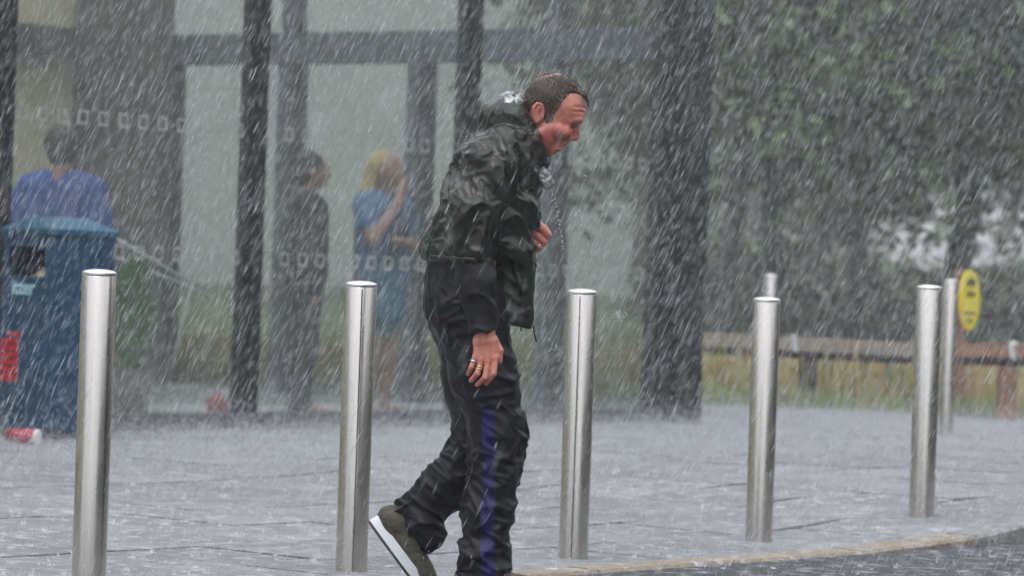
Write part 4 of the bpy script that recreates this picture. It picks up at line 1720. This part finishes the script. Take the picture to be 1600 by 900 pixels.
# --- shoes
def shoe(heel, toe, up, ys):
    heel, toe = np.array(heel), np.array(toe)
    d = (toe - heel); Lh = np.linalg.norm(d); d /= Lh
    up = np.array(up, float); up -= d * up.dot(d); up /= np.linalg.norm(up)
    sd = np.cross(up, d)
    A = [d, sd, up]

    def Q(x, y, z):
        return heel + d * x * Lh + sd * y + up * z
    U = SDF()
    U.ell(Q(.26, 0, .055), (.30 * Lh, .040, .055), A, k=.02)
    U.ell(Q(.62, 0, .040), (.36 * Lh, .046, .042), A, k=.03)
    U.ell(Q(.84, 0, .030), (.17 * Lh, .042, .030), A, k=.02)
    U.cap(Q(.20, 0, .07), Q(.26, 0, .115), .043, .047, k=.03)
    U.cap(Q(.45, 0, .07), Q(.40, 0, .105), .040, .036, k=.03)
    U.cap(Q(.22, 0, .12), Q(.24, 0, .16), .034, .034, op='s', k=.004)
    me = U.mesh('shoe', .004, org=man_org)
    displace(me, lambda W_, N: .002 * perlin(W_ * 50))
    root = link('shoe', me, M['shoe'], man)
    O = []
    for t in np.linspace(0, 2 * math.pi, 40, endpoint=False):
        x = .5 - .5 * math.cos(t)
        w = (.034 + .014 * math.sin(min(1, x / .75) * math.pi / 2)) * abs(math.sin(t)) ** .55
        O.append((x, math.copysign(w, math.sin(t))))

    def slab(nm, z0, z1, g0, g1, mt):
        V = [Q((x - .5) * (1 + g0) + .5, y * (1 + g0 * 3), z0 + .018 * max(0, x - .75) * 1.2) for x, y in O]
        V += [Q((x - .5) * (1 + g1) + .5, y * (1 + g1 * 3), z1 + .018 * max(0, x - .75) * 1.2) for x, y in O]
        n = len(O)
        mb = MB()
        mb.add(V, [tuple(range(n))[::-1], tuple(range(n, 2 * n))] + [(i, (i + 1) % n, n + (i + 1) % n, n + i) for i in range(n)])
        mb.build(nm, mt, root, man_org)
    slab('midsole', .0, .030, .02, .0, M['sole'])
    slab('outsole', -.009, -.0005, .0, .02, M['outsole'])
    mb = MB()
    for k in range(4):
        a_ = Q(.38 + .07 * k, -.022, .088 - .007 * k)
        b_ = Q(.40 + .07 * k, .022, .088 - .007 * k)
        c_ = (a_ + b_) / 2 + up * .012
        mb.tube([a_, c_, b_], .0028, 6)
    mb.build('lace', M['drawcord'], root, man_org)
    return root


sh_l = shoe(mq(577, 816, .09), mq(662, 930, .09), (.8, 0, .62), 1)
g0 = mq(712, 930, -.085); g0[2] = .012
g1 = g0 + np.array((.285, -.01, 0))
sh_r = shoe(g0, g1, (0, 0, 1), -1)

# --- rings
def ring(c, axis, r, rt, mt, nm):
    axis = np.array(axis, float); axis /= np.linalg.norm(axis)
    u = np.cross(axis, (0, 1, 0)); u /= np.linalg.norm(u)
    v = np.cross(axis, u)
    P_ = [np.array(c) + r * (math.cos(t) * u + math.sin(t) * v) for t in np.linspace(0, 2 * math.pi, 17)]
    mb = MB()
    mb.tube(P_, rt, 7, caps=False)
    mb.build(nm, mt, man, man_org)


ring(mq(741.5, 562, HZ - .003), mq(738, 571) - mq(744, 556), .0105, .0026, M['silver_ring'], 'ring')
ring(mq(751.0, 570, HZ - .007), mq(747, 581) - mq(753, 561), .0118, .0020, M['gold'], 'ring')
ring(mq(750.0, 573.5, HZ - .008), mq(747, 581) - mq(753, 561), .0116, .0020, M['gold'], 'ring')
ring(mq(841, 385.5, -.026), mq(842, 387) - mq(834, 380), .0128, .0020, M['silver_ring'], 'ring')

# ------------------------------------------------------------------ low timber rail, sign, meadow strip
M['timber'] = basic('wet_timber', (.30, .17, .10), (.20, .11, .07), .45, 0, 6, .3, 30, stretch=(.2, 1, 1))
M['timber_pale'] = basic('weathered_timber', (.34, .29, .23), (.24, .20, .16), .5, 0, 6, .3, 30, stretch=(.2, 1, 1))
M['timber_dark'] = basic('dark_timber', (.09, .06, .045), (.05, .035, .03), .5, 0, 6, .3, 30, stretch=(.2, 1, 1))
M['yellow'] = basic('yellow_sign_face', (.92, .78, .015), (.86, .70, .012), .5)
M['black_print'] = basic('black_print', (.02, .02, .015), None, .5)
M['strap'] = basic('galvanised_strap', (.75, .77, .8), None, .4, .4)
RY = 29.6
zg = .12


def rail(px0, py0, px1, py1, Y0, Y1, mat, label, posts, strap=None):
    A_, B_ = at(px0, py0, Y0), at(px1, py1, Y1)
    root = empty('timber_rail', ((A_[0] + B_[0]) / 2, (A_[1] + B_[1]) / 2, zg))
    tag(root, label, 'rail', 'low timber rail by the meadow')
    d = B_ - A_
    Lr = np.linalg.norm(d); d /= Lr
    nrm = np.cross(d, Z3); nrm /= np.linalg.norm(nrm)
    upv = np.cross(nrm, d)
    c = (A_ + B_) / 2
    mb = MB()
    mb.box(c - upv * .055, d * Lr / 2, nrm * .11, upv * .055)
    mb.build('top_beam', mat, root, c)
    mb = MB()
    mb.box(c - upv * .142 - nrm * .03, d * (Lr / 2 - .02), nrm * .05, upv * .031)
    mb.build('under_beam_shade', M['timber_dark'], root, c)  # dark colour stands in for the shade under the top beam
    for px, pm in posts:
        t = (px - px0) / (px1 - px0)
        q = A_ + (B_ - A_) * t
        mb = MB()
        zt = q[2] - .1745
        mb.hexa([np.array((q[0] + sx * .07, q[1] + sy * .07, z)) for z in (zg - .12, zt) for sx, sy in ((-1, -1), (1, -1), (1, 1), (-1, 1))])
        mb.build('post', pm, root, (q[0], q[1], zg))
    if strap:
        for px in strap:
            t = (px - px0) / (px1 - px0)
            q = A_ + (B_ - A_) * t
            mb = MB()
            mb.box(q - upv * .054, d * .025 - upv * .02, nrm * .114, upv * .058 - d * .006)
            mb.build('metal_strap', M['strap'], root, q)
    return root


rail(1040, 517, 1432, 536, 30.2, 29.8, M['timber_pale'], 'weathered low timber rail running from the black column to the bollards',
     ((1058, M['timber_dark']), (1265, M['timber_dark'])), strap=(1246,))
rail(1436, 535, 1690, 540, 29.4, 28.9, M['timber'], 'reddish timber rail with thick posts beside the yellow sign',
     ((1576, M['timber']), (1680, M['timber'])), strap=(1588,))

# yellow oval sign on its own post
sp = at(1499, 640, 29.9)
sg = empty('oval_sign', (sp[0], sp[1], zg - .05))
tag(sg, 'yellow oval sign with black print on a brown timber post', 'sign')
mb = MB()
tp = at(1501, 420, 29.9)
mb.hexa([np.array((sp[0] + (tp[0] - sp[0]) * k + sx * .045, sp[1] + sy * .045, z)) for k, z in ((0, zg - .05), (1, tp[2])) for sx, sy in ((-1, -1), (1, -1), (1, 1), (-1, 1))])
mb.build('post', M['timber'], sg, (sp[0], sp[1], zg))
sc_ = at(1508, 469, 29.82)
yaw = math.radians(57)
sx_ = np.array((math.cos(yaw), math.sin(yaw), 0))
sn_ = np.array((math.sin(yaw), -math.cos(yaw), 0))
SW, SH = .185, .245


def disc(name, c, w, h, th, mat, parent, n=40):
    V = []
    for s in (0, 1):
        for k in range(n):
            t = 2 * math.pi * k / n
            V.append(c + sx_ * w * math.cos(t) + Z3 * h * math.sin(t) + sn_ * th * s)
    mb = MB()
    mb.add(V, [tuple(range(n))[::-1], tuple(range(n, 2 * n))] + [(i, (i + 1) % n, n + (i + 1) % n, n + i) for i in range(n)])
    return mb.build(name, mat, parent, c)


sc_[0] += .03
brd = disc('sign_board', sc_, SW, SH, .012, M['yellow'], sg)
for k, (u, z, w, h) in enumerate(((-.05, .150, .028, .016), (.015, .158, .026, .026), (.065, .150, .020, .014), (-.045, .128, .036, .007), (.03, .125, .045, .008), (0, .085, .008, .010),
                                  (-.045, .048, .026, .018), (.02, .048, .028, .019), (.065, .046, .012, .014),
                                  (-.085, -.105, .018, .010), (-.045, -.107, .016, .010), (-.005, -.106, .017, .010), (.035, -.105, .016, .010), (.078, -.107, .018, .010),
                                  (-.025, -.165, .022, .012), (.028, -.165, .022, .012))):
    mb = MB()
    mb.box(sc_ + sx_ * u + Z3 * z + sn_ * .0145, sx_ * w, sn_ * .0012, Z3 * h)
    mb.build('printed_mark', M['black_print'], brd, sc_ + sx_ * u + Z3 * z)
for u in (-.10, .10):
    disc('bolt', sc_ + sx_ * u + Z3 * -.02 + sn_ * .0125, .016, .016, .006, M['strap'], brd, 16)

# meadow strip under and behind the rail
M['meadow'] = leafy('meadow_stalks', (.22, .30, .09), (.50, .45, .20), (.56, .30, .18), patch=3.2)
nb_ = 15000
bx_ = rng.uniform(-3, 9, nb_)
by_ = rng.uniform(29.75, 32.6, nb_)
bh = rng.uniform(.10, .46, nb_) * (.55 + .45 * np.clip(1 + perlin(np.stack([bx_ * 1.5, by_ * 1.5, bx_ * 0], 1)) * 2, 0, 1.6))
ba = rng.uniform(0, 6.28, nb_)
bw = rng.uniform(.004, .012, nb_)
ln = rng.normal(0, .12, (nb_, 2)) * bh[:, None]
V = np.zeros((nb_, 4, 3))
c_ = np.stack([bx_, by_], 1)
dv = np.stack([np.cos(ba), np.sin(ba)], 1) * bw[:, None]
V[:, 0, :2] = c_ - dv
V[:, 1, :2] = c_ + dv
V[:, 2, :2] = c_ + ln + dv * .8
V[:, 3, :2] = c_ + ln - dv * .8
V[:, :2, 2] = zg - .06
V[:, 2:, 2] = (zg + bh)[:, None]
me = fastmesh('meadow_grass', V.reshape(-1, 3), np.arange(nb_ * 4).reshape(-1, 4))
nb2 = 9000
bx_ = rng.uniform(-3, 9, nb2); by_ = rng.uniform(29.6, 30.4, nb2); bh = rng.uniform(.04, .17, nb2)
ba = rng.uniform(0, 6.28, nb2); bw = rng.uniform(.004, .010, nb2)
V2 = np.zeros((nb2, 4, 3)); c_ = np.stack([bx_, by_], 1); dv = np.stack([np.cos(ba), np.sin(ba)], 1) * bw[:, None]
ln = rng.normal(0, .25, (nb2, 2)) * bh[:, None]
V2[:, 0, :2] = c_ - dv; V2[:, 1, :2] = c_ + dv; V2[:, 2, :2] = c_ + ln + dv * .5; V2[:, 3, :2] = c_ + ln - dv * .5
V2[:, :2, 2] = zg - .06; V2[:, 2:, 2] = (zg + bh)[:, None]
M['verge'] = leafy('verge_grass', (.16, .26, .07), (.26, .36, .11), (.40, .42, .17), patch=2.0)
tag(link('verge_grass', fastmesh('verge_grass', V2.reshape(-1, 3), np.arange(nb2 * 4).reshape(-1, 4)), M['verge']), 'short green grass at the foot of the meadow strip', 'grass', kind='stuff')
tag(link('meadow_grass', me, M['meadow']), 'dry tan and green meadow grass along the low rail', 'grass', kind='stuff')
# seed heads and flowers
nf = 2600
fx2 = rng.uniform(-2, 8, nf); fy2 = rng.uniform(29.8, 32.2, nf); fz2 = zg + rng.uniform(.04, .40, nf)
tet = np.array(((1, 0, -.5), (-.5, .87, -.5), (-.5, -.87, -.5), (0, 0, 1.0)))
TF = np.array(((0, 2, 1), (0, 1, 3), (1, 2, 3), (2, 0, 3)))
sz = rng.uniform(.010, .028, nf)
V = np.stack([fx2, fy2, fz2], 1)[:, None, :] + tet[None] * sz[:, None, None]
F = (np.arange(nf)[:, None, None] * 4 + TF[None]).reshape(-1, 3)
M['flower'] = leafy('meadow_flowers', (.55, .40, .05), (.50, .20, .12), (.36, .40, .12))
tag(link('meadow_flowers', fastmesh('meadow_flowers', V.reshape(-1, 3), F), M['flower']), 'small orange and yellow meadow flowers among the dry grass', 'flowers', kind='stuff')

# ------------------------------------------------------------------ trees and hedge
M['bark'] = basic('wet_bark', (.075, .065, .06), (.04, .035, .033), .7, 0, 8, .5, 30)
M['leaf'] = leafy('tree_leaf', (.035, .06, .02), (.09, .14, .04), (.19, .25, .08), patch=.8)
M['leaf_b'] = leafy('tree_leaf_dark', (.025, .045, .017), (.065, .105, .034), (.14, .19, .06), patch=.8)
M['hedge'] = leafy('hedge_leaf', (.05, .075, .03), (.085, .115, .05), (.12, .15, .065))


def leaves(cen, size, r):
    """quads folded along the rib: two faces each"""
    n = len(cen)
    d = r.normal(size=(n, 3)); d /= np.linalg.norm(d, axis=1, keepdims=True)
    e = np.cross(d, r.normal(size=(n, 3))); e /= np.linalg.norm(e, axis=1, keepdims=True)
    s = size[:, None]
    V = np.stack([cen - d * s, cen + e * s * .45, cen + d * s, cen - e * s * .45], 1)
    return V.reshape(-1, 3), np.arange(n * 4).reshape(-1, 4)


def tree(px, Y, r0, zc, rx, rz, n, mat, label, seed, lo=1.9):
    r = np.random.default_rng(seed)
    base = at(px, 450, Y)
    base[2] = .14
    root = empty('tree', base)
    tag(root, label, 'tree', 'trees beyond the low rail')
    mb = MB()
    top = zc + rz * .5
    pts = [base + np.array((r.normal(0, .05) * k, r.normal(0, .05) * k, (top - .14) * k / 6)) for k in range(7)]
    pts[0] = base - Z3 * .2
    mb.tube(pts, [r0 * 1.25, r0, r0 * .92, r0 * .8, r0 * .6, r0 * .4, r0 * .15], 12)
    clumps = []
    for k in range(11):
        t = r.uniform(.30, .95)
        i = int(t * 6)
        p0 = pts[i] + (pts[min(i + 1, 6)] - pts[i]) * (t * 6 - i)
        a_ = r.uniform(0, 6.28)
        L_ = rx * r.uniform(.6, .95)
        p2 = p0 + np.array((math.cos(a_) * L_, math.sin(a_) * L_, L_ * r.uniform(-.05, .6)))
        p1 = (p0 + p2) / 2 + np.array((0, 0, .15 * L_))
        mb.tube([p0, p1, p2], [r0 * .34, r0 * .22, r0 * .06], 7)
        clumps += [p1, p2, (p1 + p2) / 2]
    mb.build('trunk', M['bark'], root, base)
    nc = 60
    cc = []
    for k in range(nc):
        v = r.normal(size=3); v /= np.linalg.norm(v)
        q = v * r.uniform(.45, 1.0) ** .5
        cc.append(np.array((base[0], base[1], zc)) + q * np.array((rx, rx, rz)))
    cc = np.array([c for c in cc if c[2] > lo + .25] + [c for c in clumps if c[2] > lo])
    w = r.integers(0, len(cc), n)
    cen = cc[w] + r.normal(size=(n, 3)) * np.array((.42, .42, .30)) * r.uniform(.3, 1.1, (n, 1))
    cen = cen[cen[:, 2] > lo - .35 + .5 * perlin(cen * np.array((1.1, 1.1, 0), np.float32))]
    V, F = leaves(cen - base, r.uniform(.06, .15, len(cen)), r)
    link('crown', fastmesh('crown', V, F, False), mat, root)
    return root


tree(1202, 37, .105, 4.6, 2.6, 2.7, 12000, M['leaf'], 'tree with a bare dark trunk just right of the black column', 11, 2.05)
tree(1482, 35, .135, 4.3, 2.6, 2.6, 12000, M['leaf_b'], 'tree with a thick dark trunk rising behind the yellow sign', 12, 1.62)
tree(1130, 46, .12, 4.8, 3.0, 3.2, 9000, M['leaf'], 'pale hazy tree partly hidden by the black corner column', 13, 1.9)
tree(1345, 47, .12, 5.0, 2.8, 3.2, 10000, M['leaf'], 'hazy tree standing between the two nearer dark trunks', 14, 2.1)
tree(1660, 44, .14, 4.6, 2.6, 3.2, 10000, M['leaf_b'], 'tree at the right edge of the view, crown hanging low', 15, 1.75)
tree(1270, 60, .16, 5.6, 3.6, 4.0, 9000, M['leaf'], 'farthest tree, faint grey green behind the others', 16, 1.6)

r = np.random.default_rng(5)
hr = empty('hedge', (14, 56, .15))
tag(hr, 'long low grey green hedge across the far side of the lawn', 'hedge')
n = 24000
hx = r.uniform(2.4, 26, n)
hz_ = .1 + (1.30 + .45 * sstep((5.6 - hx) / 1.6) * (.75 + .5 * perlin(np.stack([hx * .9, hx * 0 + 9, hx * 0], 1))) + .5 * perlin(np.stack([hx * .5, hx * 0, hx * 0], 1))) * r.uniform(0, 1, n) ** .7
hy = r.uniform(-.7, .9, n)
V, F = leaves(np.stack([hx - 14, hy, hz_ - .05], 1), r.uniform(.08, .17, n), r)
link('foliage', fastmesh('foliage', V, F, False), M['hedge'], hr)
mb = MB()
for i in range(25):
    x0, x1 = 2.4 + i * .944, 2.4 + (i + 1) * .944
    t0 = 1.0 + .3 * math.sin(i * 1.7); t1 = 1.0 + .3 * math.sin((i + 1) * 1.7)
    mb.hexa([(x0, 55.7, .0), (x1, 55.7, .0), (x1, 56.6, .0), (x0, 56.6, .0), (x0, 55.9, .15 + t0), (x1, 55.9, .15 + t1), (x1, 56.4, .15 + t1), (x0, 56.4, .15 + t0)])
mb.build('branch_core', M['leaf_b'], hr, (14, 56, .15))

# woods far beyond the lawn, plus unseen belt added at right for dark reflections
n1, n2 = 20000, 38000
wx = np.concatenate([17 + r.normal(0, 1.6, n1), r.uniform(-42, 42, n2 - 10000), r.uniform(2.4, 7.6, 5000), r.uniform(7.2, 12, 5000)])
wy = np.concatenate([r.uniform(-12, 60, n1), 76 + r.normal(0, 2.0, n2)])
n = n1 + n2
far = np.arange(n) >= n1
wz = r.uniform(.05, 1, n) ** .8 * (6.5 + 2.5 * perlin(np.stack([wx * .25, wy * .25, wx * 0], 1))) * np.where(far, .75, 1)
keep = ~(far & (wx > 7.4) & (wx < 13) & (wz > 1.7) & (r.random(n) < .72))
keep &= ~(far & (wx < 2.5) & (wx > -14))
cen = np.stack([wx, wy, wz], 1)[keep]
V, F = leaves(cen, np.where(far, r.uniform(.09, .22, n), r.uniform(.25, .55, n))[keep], r)
tag(link('woodland', fastmesh('woodland', V, F, False), M['hedge']), 'grey green woods beyond the lawn, with an unseen belt added at right', 'woods', kind='stuff')

# ------------------------------------------------------------------ rain, splashes, drips
M['rain'] = water_bits('rain_water')
M['splash'] = water_bits('splash_water')
wind = np.array((-.44, .03, -1.0)); wind /= np.linalg.norm(wind)


def in_building(P):
    q = P[:, :2] - K0
    a, b_ = q @ KD, q @ KN
    return (a < TOFF + 6.25) & (b_ > FB - .2) & (b_ < FB + 6.3) | ((a < TOFF + 6.2) & (b_ > FB - .5) & (P[:, 2] > HT))


def streaks(P, L_, R_, jit):
    n = len(P)
    d = wind + rng.normal(0, 1, (n, 3)) * jit
    d /= np.linalg.norm(d, axis=1, keepdims=True)
    u = np.cross(d, np.array((.3, .8, .1))); u /= np.linalg.norm(u, axis=1, keepdims=True)
    w = np.cross(d, u)
    V = np.zeros((n, 5, 3))
    V[:, 0] = P - d * (L_ / 2)[:, None]
    V[:, 4] = P + d * (L_ / 2)[:, None]
    for k in range(3):
        t = 2 * math.pi * k / 3
        V[:, 1 + k] = P + d * (L_ * .15)[:, None] + (u * math.cos(t) + w * math.sin(t)) * R_[:, None]
    base = np.array(((0, 1, 2), (0, 2, 3), (0, 3, 1), (4, 2, 1), (4, 3, 2), (4, 1, 3)))
    F = (np.arange(n)[:, None, None] * 5 + base[None]).reshape(-1, 3)
    return V.reshape(-1, 3), F


def rain_box(n, x0, x1, y0, y1, z1):
    P = np.stack([rng.uniform(x0, x1, n), rng.uniform(y0, y1, n), rng.uniform(.02, z1, n)], 1)
    return P[~in_building(P)]


P = np.concatenate([rain_box(140000, -5, 6, 5.5, 27, 4.0), rain_box(65000, -4, 5, 12.3, 23, 3.6), rain_box(250000, -1, 9, 27, 42, 5.2)])
P = P[(P[:, 1] > 11.2) | (rng.random(len(P)) < .24)]     # thinner in the lee close to the viewer
L_ = rng.gamma(3.2, .0120, len(P)) + .010
R_ = .00024 + rng.gamma(1.8, .00016, len(P))
V, F = streaks(P, L_, R_, .055)
tag(link('rain', fastmesh('rain', V, F), M['rain']), 'slanting streaks of heavy falling rain', 'rain', kind='stuff')

# splash drops thrown up from the paving and road
n = 60000
n2 = 250000
n3 = 20000
ga = np.concatenate([rng.uniform(-5, 16, n), rng.uniform(2, 22, n2), rng.uniform(-1, TOFF + 6.5, n3)])
gb = np.concatenate([rng.uniform(-3, 10, n), rng.uniform(3.5, 11, n2), FB - .14 - rng.exponential(.22, n3)])
sz = np.concatenate([rng.uniform(.0007, .0019, n), rng.uniform(.0012, .0032, n2), rng.uniform(.0012, .0030, n3)])
ok = ~((ga < TOFF + 6.2) & (gb > FB - .12))
ga, gb, sz = ga[ok], gb[ok], sz[ok]
n = len(ga)
X_ = K0[0] + ga * KD[0] + gb * KN[0]
Y_ = K0[1] + ga * KD[1] + gb * KN[1]
Z_ = np.where(gb > 0, ground(ga, gb), 0.0) + rng.exponential(.06, n)
el = np.where(rng.random(n) < .3, 3.0, 1.0)
V = np.stack([X_, Y_, Z_], 1)[:, None, :] + tet[None] * sz[:, None, None] * np.stack([np.ones(n), np.ones(n), el], 1)[:, None, :]
F = (np.arange(n)[:, None, None] * 4 + TF[None]).reshape(-1, 3)
tag(link('splash_drops', fastmesh('splash_drops', V.reshape(-1, 3), F), M['splash']), 'fine spray of drops bouncing off the flooded paving', 'splash', kind='stuff')

# little crowns where drops hit
n = 9000
ga = rng.uniform(-4.5, 13, n)
gb = rng.uniform(-2.0, 9, n)
ok = ~((ga < TOFF + 6.1) & (gb > FB - .15)) & ((gb > 0) | (rng.random(n) < .35))
ga, gb = ga[ok], gb[ok]
n = len(ga)
X_ = K0[0] + ga * KD[0] + gb * KN[0]
Y_ = K0[1] + ga * KD[1] + gb * KN[1]
Z_ = np.where(gb > 0, ground(ga, gb), 0.0)
NS = 9
V = np.zeros((n, NS * 2, 3))
r0_ = rng.gamma(4, .0012, n)
h0_ = rng.gamma(3, .0032, n)
for k in range(NS):
    t = 2 * math.pi * k / NS
    V[:, k, 0] = X_ + r0_ * math.cos(t)
    V[:, k, 1] = Y_ + r0_ * math.sin(t)
    V[:, k, 2] = Z_ - .003
    g = rng.uniform(1.1, 1.9, n)
    hh_ = h0_ * rng.uniform(.05, 1.2, n)
    V[:, NS + k, 0] = X_ + r0_ * g * math.cos(t)
    V[:, NS + k, 1] = Y_ + r0_ * g * math.sin(t)
    V[:, NS + k, 2] = Z_ + hh_
base = np.array([(k, (k + 1) % NS, NS + k) for k in range(NS)])
F = (np.arange(n)[:, None, None] * NS * 2 + base[None]).reshape(-1, 3)
tag(link('splash_crowns', fastmesh('splash_crowns', V.reshape(-1, 3), F), M['splash']), 'small water crowns where raindrops hit the ground', 'splash', kind='stuff')

# drops bouncing off the man's head and shoulders, drips from the pull tab, a thrown splash
src = np.concatenate([jv[jn[:, 2] > .25], Wh[Wh[:, 2] > 1.58]])
P = src[rng.integers(0, len(src), 2200)] + rng.normal(0, .006, (2200, 3)) + np.array((0, 0, 1)) * rng.exponential(.010, 2200)[:, None]
P = [P]
for k in range(26):
    t = k / 25
    q = mq(856 + 24 * t ** .6, 292 + 95 * t, -.03) + np.array((rng.normal(0, .002), 0, rng.normal(0, .004)))
    P.append(np.repeat(q[None], 3, 0) + rng.normal(0, .0012, (3, 3)))
for (px, py) in ((915, 245), (915, 275), (908, 352), (836, 520), (858, 530), (862, 545), (858, 548), (868, 540), (905, 330)):
    P.append(np.repeat(mq(px, py, -.02)[None], 4, 0) + rng.normal(0, .0014, (4, 3)))
q = mq(965, 492, 0)
P.append(q + rng.normal(0, 1, (70, 3)) * np.array((.009, .006, .009)))
P.append(q + np.array((.03, 0, -.002)) + rng.normal(0, 1, (16, 3)) * np.array((.012, .004, .008)))
P = np.concatenate(P)
n = len(P)
sz = np.concatenate([rng.uniform(.0006, .0016, 2200), rng.uniform(.0014, .0028, n - 2200)])
V = P[:, None, :] + tet[None] * sz[:, None, None]
F = (np.arange(n)[:, None, None] * 4 + TF[None]).reshape(-1, 3)
tag(link('water_drips', fastmesh('water_drips', V.reshape(-1, 3), F), M['splash']), 'drops bouncing off and dripping from the walking man', 'splash', kind='stuff')

# ------------------------------------------------------------------ rain haze
hz = MB()
hz.box((0, 40, 5.4), (70, 0, 0), (0, 60, 0), (0, 0, 7.2))
mh = bpy.data.materials.new('rain_haze')
mh.use_nodes = True
nt, lk = mh.node_tree.nodes, mh.node_tree.links
nt.clear()
out = nt.new('ShaderNodeOutputMaterial')
pv = nt.new('ShaderNodeVolumePrincipled')
pv.inputs['Color'].default_value = (.92, .95, 1, 1)
pv.inputs['Density'].default_value = .0022
pv.inputs['Anisotropy'].default_value = .3
lk.new(pv.outputs[0], out.inputs['Volume'])
tag(hz.build('haze', mh), 'pale rain haze hanging in the air', 'haze', kind='stuff')
